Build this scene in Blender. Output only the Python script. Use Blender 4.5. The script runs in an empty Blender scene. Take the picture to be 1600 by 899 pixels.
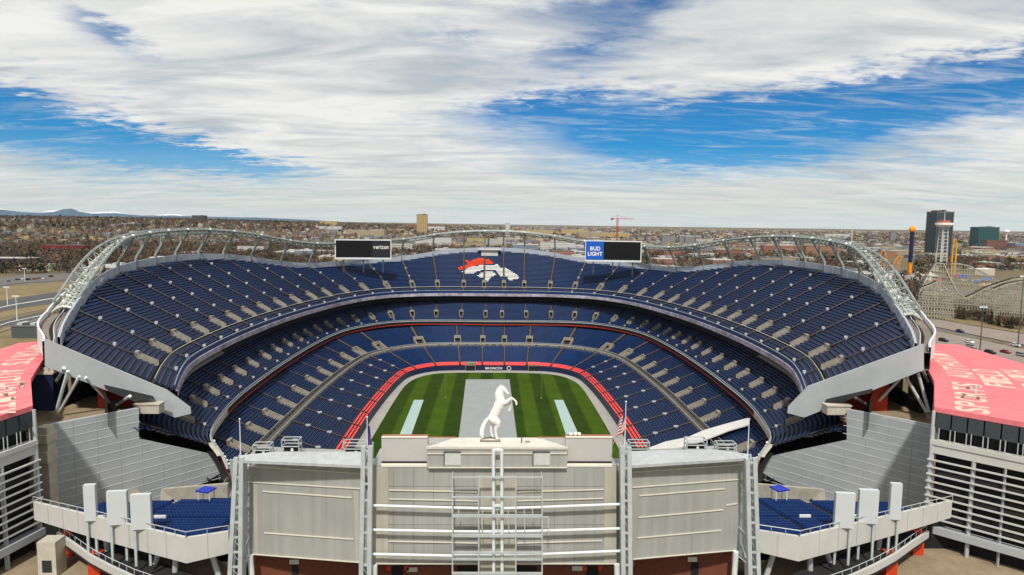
import bpy, math, random
import numpy as np
from mathutils import Vector, Matrix
random.seed(7); RNG = np.random.default_rng(7)
SC = bpy.context.scene; COL = SC.collection
R = math.radians
# ------------------------------------------------------------------ camera
F = 1040.0; H = 70.0; GZ = 12.0; XC = 0.6
PITCH = math.degrees(math.atan(100.5 / F)); YAW = -math.degrees(math.atan(30 / F)); ROLL = 0.7
cam_d = bpy.data.cameras.new('camera'); cam = bpy.data.objects.new('camera', cam_d); COL.objects.link(cam)
cam_d.sensor_width = 36; cam_d.lens = 36 * F / 1600; cam_d.clip_start = 1; cam_d.clip_end = 90000
CM = Matrix.Rotation(R(YAW), 4, 'Z') @ Matrix.Rotation(R(90 - PITCH), 4, 'X') @ Matrix.Rotation(R(ROLL), 4, 'Z')
cam.matrix_world = Matrix.Translation((0, 0, H)) @ CM
SC.camera = cam
# ------------------------------------------------------------------ world, sun, exposure
SUN_EL, SUN_AZ = 52.0, 184.0          # azimuth clockwise from +Y (the stadium axis)
w = bpy.data.worlds.new('World'); SC.world = w; w.use_nodes = True
def build_sky():
    nt = w.node_tree; N = nt.nodes; L = nt.links; N.clear()
    def new(t, **k):
        n = N.new(t)
        for a, b in k.items(): setattr(n, a, b)
        return n
    def math_(op, a, b=None, c=None, clamp=False):
        n = new('ShaderNodeMath', operation=op); n.use_clamp = clamp
        for i, x in enumerate((a, b, c)):
            if x is None: continue
            if isinstance(x, (int, float)): n.inputs[i].default_value = x
            else: L.new(x, n.inputs[i])
        return n.outputs[0]
    sky = new('ShaderNodeTexSky', sky_type='NISHITA'); sky.sun_disc = False
    sky.sun_elevation = R(SUN_EL); sky.sun_rotation = R(SUN_AZ); sky.altitude = 1600
    sky.air_density = 1.0; sky.dust_density = 0.3; sky.ozone_density = 3.0
    tc = new('ShaderNodeTexCoord'); sp = new('ShaderNodeSeparateXYZ'); L.new(tc.outputs['Generated'], sp.inputs[0])
    x, y, z = sp.outputs
    az = math_('MULTIPLY', math_('ARCTAN2', x, y), 57.2958)
    el = math_('MULTIPLY', math_('ARCSINE', z), 57.2958)
    zz = math_('ADD', math_('MAXIMUM', z, 0.0), 0.10)
    cb = new('ShaderNodeCombineXYZ'); L.new(math_('DIVIDE', x, zz), cb.inputs[0]); L.new(math_('DIVIDE', y, zz), cb.inputs[1])
    def noise(scale, sx=1, sy=1, rot=0, detail=8, rough=.55, off=(0, 0, 0), dist=0.0):
        mp = new('ShaderNodeMapping'); mp.inputs['Scale'].default_value = (sx, sy, 1); mp.inputs['Rotation'].default_value = (0, 0, R(rot)); mp.inputs['Location'].default_value = off
        L.new(cb.outputs[0], mp.inputs[0])
        n = new('ShaderNodeTexNoise'); n.inputs['Scale'].default_value = scale; n.inputs['Detail'].default_value = detail
        n.inputs['Roughness'].default_value = rough; n.inputs['Distortion'].default_value = dist
        L.new(mp.outputs[0], n.inputs['Vector']); return n.outputs['Fac']
    n1 = noise(.55, 1, 1.6, 25, 9, .6, (3, 1, 0), .4)       # broad banks
    n2 = noise(1.9, 1, 2.2, 20, 10, .62, (7, 2, 0), .5)     # streaks and wisps
    n3 = noise(6.0, 1, 1.5, 10, 8, .65, (1, 9, 0), .3)      # fluff
    # warp the hole coordinates so their edges are ragged
    azw = math_('ADD', az, math_('MULTIPLY', math_('SUBTRACT', n2, .5), 9.0))
    elw = math_('ADD', el, math_('MULTIPLY', math_('SUBTRACT', n3, .5), 4.5))
    def blob(caz, cel, raz, rel, tilt, s):
        dx = math_('SUBTRACT', azw, caz); dy = math_('SUBTRACT', elw, cel); c, sn = math.cos(R(tilt)), math.sin(R(tilt))
        u = math_('DIVIDE', math_('ADD', math_('MULTIPLY', dx, c), math_('MULTIPLY', dy, sn)), raz)
        v = math_('DIVIDE', math_('SUBTRACT', math_('MULTIPLY', dy, c), math_('MULTIPLY', dx, sn)), rel)
        q = math_('ADD', math_('MULTIPLY', u, u), math_('MULTIPLY', v, v))
        return math_('MULTIPLY', math_('POWER', 2.718, math_('MULTIPLY', q, -1.0)), s)
    blue = None
    for b in BLUE:
        g = blob(*b); blue = g if blue is None else math_('ADD', blue, g)
    cov = math_('ADD', math_('MULTIPLY', n1, .55), math_('ADD', math_('MULTIPLY', n2, .55), math_('MULTIPLY', n3, .30)))
    cov = math_('SUBTRACT', math_('ADD', cov, .20), blue)
    mr = new('ShaderNodeMapRange', interpolation_type='SMOOTHSTEP'); L.new(cov, mr.inputs[0])
    mr.inputs['From Min'].default_value = .36; mr.inputs['From Max'].default_value = .90
    # cloud shading
    n4 = noise(.9, 1, 2.6, 18, 9, .55, (11, 5, 0), .8)
    cr = new('ShaderNodeValToRGB'); L.new(math_('ADD', math_('MULTIPLY', n4, .88), math_('MULTIPLY', n3, .12)), cr.inputs[0])
    e = cr.color_ramp.elements; e[0].position = .36; e[0].color = (5.6, 6.0, 6.3, 1); e[1].position = .60; e[1].color = (9.5, 9.45, 9.1, 1)
    # warm pale haze towards the horizon
    hz = new('ShaderNodeMapRange'); L.new(el, hz.inputs[0]); hz.inputs['From Min'].default_value = 0; hz.inputs['From Max'].default_value = 7
    hz.inputs['To Min'].default_value = 1; hz.inputs['To Max'].default_value = 0
    mixh = new('ShaderNodeMix', data_type='RGBA'); L.new(math_('MULTIPLY', hz.outputs[0], .75), mixh.inputs[0]); L.new(cr.outputs[0], mixh.inputs[6]); mixh.inputs[7].default_value = (7.2, 7.5, 6.9, 1)
    # tinted blue sky
    tint = new('ShaderNodeMix', data_type='RGBA', blend_type='MULTIPLY'); tint.inputs[0].default_value = 1; L.new(sky.outputs[0], tint.inputs[6]); tint.inputs[7].default_value = SKY_TINT
    n5 = noise(3.4, .55, 1.9, 24, 11, .68, (5, 13, 0), .9)      # thin veils inside the openings
    vl = new('ShaderNodeMapRange', interpolation_type='SMOOTHSTEP'); L.new(math_('ADD', math_('MULTIPLY', n5, .7), math_('MULTIPLY', n1, .3)), vl.inputs[0])
    vl.inputs['From Min'].default_value = .46; vl.inputs['From Max'].default_value = .72; vl.inputs['To Min'].default_value = .02; vl.inputs['To Max'].default_value = .60
    hm = math_('MAXIMUM', math_('MAXIMUM', mr.outputs[0], vl.outputs[0]), math_('MULTIPLY', math_('POWER', hz.outputs[0], 1.6), .9))
    fin = new('ShaderNodeMix', data_type='RGBA'); L.new(hm, fin.inputs[0]); L.new(tint.outputs[2], fin.inputs[6]); L.new(mixh.outputs[2], fin.inputs[7])
    bg = new('ShaderNodeBackground'); bg.inputs[1].default_value = 0.1; L.new(fin.outputs[2], bg.inputs[0])
    out = new('ShaderNodeOutputWorld'); L.new(bg.outputs[0], out.inputs[0])
SKY_TINT = (0.035, .56, .90, 1)
# openings in the cloud: azimuth, elevation, radius az, radius el, tilt, strength
BLUE = [(28, 8.8, 18, 2.5, 5, .70), (13, 7.8, 10, 1.9, 0, .42), (4, 9.6, 7, 1.3, 8, .46), (20, 5.3, 14, 1.1, 0, .22), (37, 10.6, 7, 1.3, 8, .36),
        (-34, 6.2, 9, 2.6, -12, .55), (-24, 4.9, 8, 1.0, -8, .50), (-37, 8.6, 6, 1.0, -20, .4), (-29, 13.2, 3.0, 1.1, -25, .34), (7, 13.8, 6, 1.6, 10, .30), (11, 17.6, 9, 1.6, 5, .34),
        (-4, 14.2, 5, 1.5, 0, .18), (22, 3.9, 16, .5, 0, .12)]
build_sky()
sun_d = bpy.data.lights.new('sun', 'SUN'); sun = bpy.data.objects.new('sun', sun_d); COL.objects.link(sun)
sun_d.energy = 4.3; sun_d.angle = R(3.0); sun_d.color = (1, .95, .87)
a_, e_ = R(SUN_AZ), R(SUN_EL)
sdir = Vector((math.sin(a_) * math.cos(e_), math.cos(a_) * math.cos(e_), math.sin(e_)))
sun.rotation_euler = sdir.to_track_quat('Z', 'Y').to_euler(); sun.location = sdir * 400
SC.view_settings.view_transform = 'Standard'; SC.view_settings.look = 'None'
SC.view_settings.gamma = 1; SC.view_settings.use_curve_mapping = False
SC.view_settings.exposure = -0.10
SC.cycles.max_bounces = 5; SC.cycles.diffuse_bounces = 3; SC.cycles.use_denoising = True

# ------------------------------------------------------------------ pixel -> world (placing by the survey of the photograph)
M3 = CM.to_3x3(); C0 = Vector((0, 0, H))
def ray(px, py): return M3 @ Vector(((px - 800) / F, -(py - 449.5) / F, -1.0))
def Z(px, py, z):
    d = ray(px, py); return C0 + d * ((z - H) / d.z)
def D(px, py, y):
    d = ray(px, py); return C0 + d * (y / d.y)
def PL(px, py, p, q):            # on the vertical plane through plan points p, q
    d = ray(px, py); nx, ny = q[1] - p[1], -(q[0] - p[0])
    return C0 + d * ((nx * p[0] + ny * p[1]) / (nx * d.x + ny * d.y))
# ------------------------------------------------------------------ materials
MATS = {}
def mat(name, col, rough=.7, var=.12, scale=1.5, metal=0.0, bump=0.0, stretch=(1, 1, 1), spec=.3, col2=None, scale2=None, var2=0):
    if name in MATS: return MATS[name]
    m = bpy.data.materials.new(name); m.use_nodes = True; nt = m.node_tree; N, L = nt.nodes, nt.links
    b = N['Principled BSDF']; b.inputs['Roughness'].default_value = rough; b.inputs['Metallic'].default_value = metal
    b.inputs['Specular IOR Level'].default_value = spec
    tc = N.new('ShaderNodeTexCoord'); mp = N.new('ShaderNodeMapping'); mp.inputs['Scale'].default_value = stretch
    L.new(tc.outputs['Object'], mp.inputs[0])
    n = N.new('ShaderNodeTexNoise'); n.inputs['Scale'].default_value = scale; n.inputs['Detail'].default_value = 6; n.inputs['Roughness'].default_value = .6
    L.new(mp.outputs[0], n.inputs['Vector'])
    r = N.new('ShaderNodeValToRGB'); L.new(n.outputs['Fac'], r.inputs[0]); e = r.color_ramp.elements
    c2 = col2 or tuple(c * (1 + var) for c in col); c1 = tuple(c * (1 - var) for c in col)
    e[0].position = .3; e[1].position = .7; e[0].color = (*c1, 1); e[1].color = (*c2, 1)
    o = r.outputs[0]
    if scale2:
        n2 = N.new('ShaderNodeTexNoise'); n2.inputs['Scale'].default_value = scale2; n2.inputs['Detail'].default_value = 3; L.new(tc.outputs['Object'], n2.inputs['Vector'])
        mr = N.new('ShaderNodeMapRange'); mr.inputs['From Min'].default_value = .3; mr.inputs['From Max'].default_value = .7; mr.inputs['To Min'].default_value = 1 - var2; mr.inputs['To Max'].default_value = 1 + var2
        L.new(n2.outputs['Fac'], mr.inputs[0]); mx = N.new('ShaderNodeVectorMath'); mx.operation = 'SCALE'; L.new(o, mx.inputs[0]); L.new(mr.outputs[0], mx.inputs['Scale']); o = mx.outputs[0]
    L.new(o, b.inputs['Base Color'])
    if bump:
        bp = N.new('ShaderNodeBump'); bp.inputs['Strength'].default_value = bump; bp.inputs['Distance'].default_value = .05; L.new(n.outputs['Fac'], bp.inputs['Height']); L.new(bp.outputs[0], b.inputs['Normal'])
    MATS[name] = m; return m
SEAT = mat('seat_blue', (.0058, .030, .112), .45, .35, 1.1, scale2=.06, var2=.12, spec=.4)
SEATL = mat('seat_blue_light', (.006, .034, .150), .4, .3, 2.2, spec=.5)
SEATW = mat('seat_white', (.75, .75, .72), .5, .05)
SEATO = mat('seat_orange', (.85, .07, .02), .5, .08)
SEATR = mat('seat_faded_red', (.85, .10, .10), .5, .12, .8)
CONC = mat('concrete', (.20, .165, .135), .85, .22, .8, bump=.2, scale2=.05, var2=.15)
PORT = mat('portal_concrete', (.26, .235, .195), .8, .2, .7)
CONCD = mat('deck_concrete', (.022, .020, .022), .85, .2, .8, scale2=.07, var2=.2)  # concrete darkened so its colour carries the shadow between seat rows
CONCL = mat('pale_concrete', (.46, .42, .35), .8, .14, .7, scale2=.08, var2=.12)
TERR = mat('terrace_concrete', (.27, .21, .135), .85, .2, .4, scale2=.06, var2=.15)
STEEL = mat('painted_steel', (.46, .50, .50), .45, .12, .6, metal=.15)
STEELW = mat('white_steel', (.68, .72, .73), .4, .1, .6, metal=.1)
STEELD = mat('dark_steel', (.07, .075, .08), .5, .2)
PANEL = mat('grey_panel', (.375, .40, .415), .5, .08, .25, metal=.05, scale2=.05, var2=.08)
PANELL = mat('pale_panel', (.50, .50, .47), .5, .06, .25, scale2=.05, var2=.06)
RIMP = mat('rim_panel', (.36, .40, .46), .55, .08, .2)
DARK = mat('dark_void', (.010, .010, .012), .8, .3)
GLASS = mat('dark_glass', (.018, .024, .030), .12, .2, spec=.6)
NAVY = mat('navy_paint', (.008, .014, .055), .5, .15)
ORANGE = mat('orange_paint', (.48, .045, .012), .6, .12)
RED = mat('red_paint', (.40, .03, .02), .6, .15)
BRICK = mat('red_brick', (.14, .045, .025), .85, .25, 3)
WHITE = mat('white_paint', (.80, .78, .74), .5, .04)
YEL = mat('yellow_paint', (.75, .40, .02), .5, .1)
RUST = mat('rust_cap', (.30, .11, .06), .8, .35, 1.5)
def clad_mat(name, col, freq=3.2):
    m = mat(name, col, .5, .11, .35, metal=.1, stretch=(3, 3, .14), scale2=.09, var2=.10)
    nt = m.node_tree; N, L = nt.nodes, nt.links; b = N['Principled BSDF']
    wv = N.new('ShaderNodeTexWave'); wv.bands_direction = 'X'; wv.inputs['Scale'].default_value = freq; wv.inputs['Distortion'].default_value = 0
    tc = N.new('ShaderNodeTexCoord'); L.new(tc.outputs['Object'], wv.inputs['Vector'])
    bp = N.new('ShaderNodeBump'); bp.inputs['Strength'].default_value = .35; bp.inputs['Distance'].default_value = .03; L.new(wv.outputs['Fac'], bp.inputs['Height']); L.new(bp.outputs[0], b.inputs['Normal'])
    return m
CLAD = clad_mat('corrugated_cladding', (.345, .348, .325))
CLAD2 = clad_mat('cladding_strip', (.42, .405, .34), 1.2)
ROOFM = clad_mat('standing_seam_roof', (.42, .44, .45), 1.0)
TRIM = mat('cream_trim', (.62, .59, .50), .6, .05)
def pink_mat():
    m = mat('faded_red_roof', (.70, .175, .195), .75, .13, .16, scale2=1.1, var2=.10)
    return m
PINK = pink_mat()
LETTER = mat('faded_letter_paint', (.72, .48, .40), .7, .22, 1.6, col2=(.78, .62, .50))
def win_mat(name, wall, glass=(.03, .035, .045), fx=.28, fz=.3, mort=.35, rough=.6, gr=.3):
    if name in MATS: return MATS[name]
    m = bpy.data.materials.new(name); m.use_nodes = True; nt = m.node_tree; N, L = nt.nodes, nt.links; b = N['Principled BSDF']
    b.inputs['Roughness'].default_value = rough
    tc = N.new('ShaderNodeTexCoord'); sp = N.new('ShaderNodeSeparateXYZ'); L.new(tc.outputs['Object'], sp.inputs[0])
    ad = N.new('ShaderNodeMath'); ad.operation = 'ADD'; L.new(sp.outputs[0], ad.inputs[0]); L.new(sp.outputs[1], ad.inputs[1])
    def fr(o, f):
        a = N.new('ShaderNodeMath'); a.operation = 'MULTIPLY'; a.inputs[1].default_value = f; L.new(o, a.inputs[0])
        c = N.new('ShaderNodeMath'); c.operation = 'FRACT'; L.new(a.outputs[0], c.inputs[0]); d = N.new('ShaderNodeMath'); d.operation = 'GREATER_THAN'; d.inputs[1].default_value = mort; L.new(c.outputs[0], d.inputs[0]); return d.outputs[0]
    mu = N.new('ShaderNodeMath'); mu.operation = 'MULTIPLY'; L.new(fr(ad.outputs[0], fx), mu.inputs[0]); L.new(fr(sp.outputs[2], fz), mu.inputs[1])
    # only upright faces carry windows
    ge = N.new('ShaderNodeNewGeometry'); sn = N.new('ShaderNodeSeparateXYZ'); L.new(ge.outputs['Normal'], sn.inputs[0])
    ab = N.new('ShaderNodeMath'); ab.operation = 'ABSOLUTE'; L.new(sn.outputs[2], ab.inputs[0]); lt = N.new('ShaderNodeMath'); lt.operation = 'LESS_THAN'; lt.inputs[1].default_value = .3; L.new(ab.outputs[0], lt.inputs[0])
    m2 = N.new('ShaderNodeMath'); m2.operation = 'MULTIPLY'; L.new(mu.outputs[0], m2.inputs[0]); L.new(lt.outputs[0], m2.inputs[1])
    nz = N.new('ShaderNodeTexNoise'); nz.inputs['Scale'].default_value = .4; L.new(tc.outputs['Object'], nz.inputs['Vector'])
    wr = N.new('ShaderNodeValToRGB'); wr.color_ramp.elements[0].color = (*[c * .8 for c in wall], 1); wr.color_ramp.elements[1].color = (*[c * 1.15 for c in wall], 1); L.new(nz.outputs['Fac'], wr.inputs[0])
    mx = N.new('ShaderNodeMix'); mx.data_type = 'RGBA'; L.new(m2.outputs[0], mx.inputs[0]); L.new(wr.outputs[0], mx.inputs[6]); mx.inputs[7].default_value = (*glass, 1)
    L.new(mx.outputs[2], b.inputs['Base Color']); MATS[name] = m; return m
# ------------------------------------------------------------------ mesh builder
class MB:
    def __init__(s): s.v = []; s.f = []; s.m = []
    def add(s, vs, fs, mi=0):
        o = len(s.v); s.v.extend([tuple(p) for p in vs]); s.f.extend([tuple(i + o for i in f) for f in fs]); s.m.extend([mi] * len(fs)); return s
    def quad(s, a, b, c, d, mi=0): return s.add([a, b, c, d], [(0, 1, 2, 3)], mi)
    def slab(s, poly, vec, mi=0):
        n = len(poly); v = Vector(vec); P = [Vector(p) for p in poly]; Q = [p + v for p in P]
        return s.add(P + Q, [tuple(range(n - 1, -1, -1)), tuple(range(n, 2 * n))] + [(i, (i + 1) % n, n + (i + 1) % n, n + i) for i in range(n)], mi)
    def prism(s, poly, z0, z1, mi=0): return s.slab([(p[0], p[1], z0) for p in poly], (0, 0, z1 - z0), mi)
    def box(s, c, d, rz=0, mi=0):
        cx, cy, cz = c; a, b = d[0] / 2, d[1] / 2; k, n = math.cos(rz), math.sin(rz)
        return s.prism([(cx + k * x - n * y, cy + n * x + k * y) for x, y in ((-a, -b), (a, -b), (a, b), (-a, b))], cz, cz + d[2], mi)   # c is the base centre
    def tube(s, p, q, r, n=6, mi=0, r2=None):
        p, q = Vector(p), Vector(q); d = q - p
        if d.length < 1e-6: return s
        t = d.to_track_quat('Z', 'Y'); r2 = r if r2 is None else r2
        c = [t @ Vector((math.cos(2 * math.pi * i / n), math.sin(2 * math.pi * i / n), 0)) for i in range(n)]
        return s.add([p + x * r for x in c] + [q + x * r2 for x in c], [(i, (i + 1) % n, n + (i + 1) % n, n + i) for i in range(n)] + [tuple(range(n - 1, -1, -1)), tuple(range(n, 2 * n))], mi)
    def path(s, pts, r, n=6, mi=0):
        for a, b in zip(pts[:-1], pts[1:]): s.tube(a, b, r, n, mi)
        return s
    def bar(s, p, q, wd, ht, mi=0):        # rectangular bar, ht measured upwards
        p, q = Vector(p), Vector(q); d = (q - p).normalized(); sd = d.cross(Vector((0, 0, 1)))
        sd = Vector((1, 0, 0)) if sd.length < 1e-4 else sd.normalized(); u = sd.cross(d) * ht / 2; sd = sd * wd / 2
        return s.add([p - sd - u, p + sd - u, p + sd + u, p - sd + u, q - sd - u, q + sd - u, q + sd + u, q - sd + u], [(0, 1, 2, 3), (7, 6, 5, 4), (0, 4, 5, 1), (1, 5, 6, 2), (2, 6, 7, 3), (3, 7, 4, 0)], mi)
    def ball(s, c, r, mi=0, n=8, k=5, sz=1):
        vs = [(c[0], c[1], c[2] + r * sz)]; fs = []
        for j in range(1, k):
            t = math.pi * j / k
            for i in range(n): a = 2 * math.pi * i / n; vs.append((c[0] + r * math.sin(t) * math.cos(a), c[1] + r * math.sin(t) * math.sin(a), c[2] + r * sz * math.cos(t)))
        vs.append((c[0], c[1], c[2] - r * sz))
        for i in range(n): fs.append((0, 1 + i, 1 + (i + 1) % n)); fs.append((len(vs) - 1, 1 + (k - 2) * n + (i + 1) % n, 1 + (k - 2) * n + i))
        for j in range(k - 2):
            for i in range(n): fs.append((1 + j * n + i, 1 + (j + 1) * n + i, 1 + (j + 1) * n + (i + 1) % n, 1 + j * n + (i + 1) % n))
        return s.add(vs, fs, mi)
    def build(s, name, mats, parent=None, smooth=False, local=False):
        if not isinstance(mats, (list, tuple)): mats = [mats]
        V = np.array(s.v, dtype=float).reshape(-1, 3)
        if parent is not None: org = np.array(ORG[parent.name] if not local else (0, 0, 0))
        elif local: org = np.zeros(3)
        else: org = np.array([(V[:, 0].min() + V[:, 0].max()) / 2, (V[:, 1].min() + V[:, 1].max()) / 2, V[:, 2].min()])
        me = bpy.data.meshes.new(name); me.from_pydata((V - org).tolist(), [], s.f)
        for m in mats: me.materials.append(m)
        if len(mats) > 1: me.polygons.foreach_set('material_index', s.m)
        if smooth: me.polygons.foreach_set('use_smooth', [True] * len(s.f))
        me.update(); o = bpy.data.objects.new(name, me); COL.objects.link(o)
        if parent is not None: o.parent = parent; ORG[o.name] = tuple(org)
        else: o.location = org; ORG[o.name] = tuple(org)
        return o
ORG = {}
def tag(o, label=None, cat=None, group=None, kind=None):
    if label: o['label'] = label
    if cat: o['category'] = cat
    if group: o['group'] = group
    if kind: o['kind'] = kind
    return o
def thing(name, label, cat, loc=(0, 0, 0), group=None):
    o = bpy.data.objects.new(name, None); COL.objects.link(o); o.location = loc; o.empty_display_size = 1
    ORG[o.name] = tuple(loc); return tag(o, label, cat, group)
def dup(root, loc, rz=0.0, label=None, group=None, sc=1.0):
    r = root.copy(); COL.objects.link(r); r.location = loc; r.rotation_euler = (0, 0, rz); r.scale = (sc,) * 3 if not isinstance(sc, tuple) else sc
    if label: r['label'] = label
    if group: r['group'] = group
    for ch in root.children:
        c = ch.copy(); COL.objects.link(c); c.parent = r
        for g in ch.children:
            d = g.copy(); COL.objects.link(d); d.parent = c
    return r
def bigmesh(name, verts, faces_n, mats, midx=None, kind=None):
    """verts (n,3) with faces of faces_n consecutive vertices each"""
    me = bpy.data.meshes.new(name); n = len(verts); me.vertices.add(n); me.vertices.foreach_set('co', np.asarray(verts, np.float32).ravel())
    nf = n // faces_n; me.loops.add(n); me.loops.foreach_set('vertex_index', np.arange(n, dtype=np.int32)); me.polygons.add(nf)
    me.polygons.foreach_set('loop_start', np.arange(0, n, faces_n, dtype=np.int32)); me.polygons.foreach_set('loop_total', np.full(nf, faces_n, np.int32))
    for m in mats: me.materials.append(m)
    if midx is not None: me.polygons.foreach_set('material_index', np.asarray(midx, np.int32))
    me.update(); me.validate(); o = bpy.data.objects.new(name, me); COL.objects.link(o); ORG[o.name] = (0, 0, 0)
    if kind: o['kind'] = kind
    return o
FONTCACHE = {}
def glyph(ch):
    if ch in FONTCACHE: return FONTCACHE[ch]
    cu = bpy.data.curves.new('glyph', 'FONT'); cu.body = ch; cu.size = 1; cu.offset = .022; cu.extrude = .0; cu.resolution_u = 3
    o = bpy.data.objects.new('glyph', cu); COL.objects.link(o); bpy.context.view_layer.update()
    me = bpy.data.meshes.new_from_object(o.evaluated_get(bpy.context.evaluated_depsgraph_get()))
    vs = [tuple(v.co) for v in me.vertices]; fs = [tuple(p.vertices) for p in me.polygons]
    bpy.data.objects.remove(o); bpy.data.meshes.remove(me)
    xs = [v[0] for v in vs] or [0]; g = (vs, fs, min(xs), max(xs)); FONTCACHE[ch] = g; return g
def word(mb, text, origin, ux, uy, size, width=None, gap=.12, mi=0):
    """flat lettering: ux along the line, uy up the letters; cap height = size"""
    ux, uy = Vector(ux).normalized(), Vector(uy).normalized(); k = size / .70; x = 0; items = []
    for ch in text:
        if ch == ' ': x += .35; continue
        g = glyph(ch); items.append((g, x - g[2])); x += g[3] - g[2] + gap
    kx = k if width is None else width / (x - gap)
    for g, dx in items: mb.add([Vector(origin) + ux * ((v[0] + dx) * kx) + uy * (v[1] * k) for v in g[0]], g[1], mi)
    return mb
# ------------------------------------------------------------------ plan curves
def catmull(P, n=10):
    P = [Vector(p) for p in P]; P = [Vector((-P[1].x, P[1].y))] + P + [2 * P[-1] - P[-2]]; o = []
    for i in range(1, len(P) - 2):
        a, b, c, d = P[i - 1:i + 3]
        for k in range(n):
            t = k / n; o.append(.5 * ((2 * b) + (c - a) * t + (2 * a - 5 * b + 4 * c - d) * t * t + (3 * b - a - 3 * c + d) * t ** 3))
    o.append(P[-2]); return o
class Ring:
    def __init__(s, P, ns=80):
        q = np.array([tuple(p) for p in catmull(P)]); c = np.r_[0, np.cumsum(np.hypot(*np.diff(q, axis=0).T))]; s.L = c[-1]
        t = np.linspace(0, s.L, ns); s.t = t; s.q = np.c_[np.interp(t, c, q[:, 0]), np.interp(t, c, q[:, 1])]
        g = np.gradient(s.q, axis=0); g /= np.hypot(*g.T)[:, None]; n = np.c_[-g[:, 1], g[:, 0]]
        for _ in range(12):
            n[1:-1] = (n[:-2] + 2 * n[1:-1] + n[2:]) / 4; n[0] = (0, 1); n /= np.hypot(*n.T)[:, None]
        s.n = n
    def at(s, u, r=0, z=0):
        a = abs(u); x = np.interp(a, s.t, s.q[:, 0]) + np.interp(a, s.t, s.n[:, 0]) * r; y = np.interp(a, s.t, s.q[:, 1]) + np.interp(a, s.t, s.n[:, 1]) * r
        return Vector((XC + math.copysign(x, u), y, z))
WALL = Ring([(0, 312.5), (16, 312.3), (28.5, 309.5), (37.5, 299), (40.6, 283), (42.4, 258), (43.3, 232), (43.3, 211), (43, 185), (42, 160), (38, 140)])
CLUB = Ring([(0, 349), (22, 349.5), (42.5, 348), (58, 339), (70.5, 317), (75.5, 284), (76.8, 242), (76, 206), (74.8, 189), (72.5, 174), (68.5, 158), (61, 146), (56, 137)])
UP = Ring([(0, 361.5), (26, 361), (45, 356), (58.5, 346), (70, 324), (78, 292), (82.5, 262), (84.4, 231), (84.2, 204), (82, 180), (77.5, 164), (71.5, 148)])
RK = .52; RP = [40.6, 40.3, 39, 36.3, 32, 29.7, 28.3, 27.8, 27.4, 28.4, 30.8, 34.6, 38, 40, 41.2, 42, 42, 41.6, 41.2, 40.2, 39, 37.1, 34.6, 31.6, 28.3, 25.5, 23.8, 22.4, 21]
def RU(u): return float(np.interp(abs(u), np.linspace(0, UP.L, 29), RP))
ZU = 32.0
def sections(L, n, cut=None):        # aisle positions, symmetric
    w_ = L / (n - .5) ; a = [w_ * (.5 + i) for i in range(n)]
    a = [x for x in a if x < L - 1]
    return [-x for x in reversed(a)] + a, w_
STAD = thing('stadium', 'huge open stadium with navy seats in three curving decks around a striped grass field', 'stadium', (XC, 240, 0))
SCREEN_A, SCREEN_D = (-86.0, 128.0), (11.0, 13.0)
def inside_screen(p):                # True where the side screen wall leaves room for the club deck
    x = -abs(p.x - XC); return ((x - SCREEN_A[0]) * -SCREEN_D[1] + (p.y - SCREEN_A[1]) * SCREEN_D[0]) > 8
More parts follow.
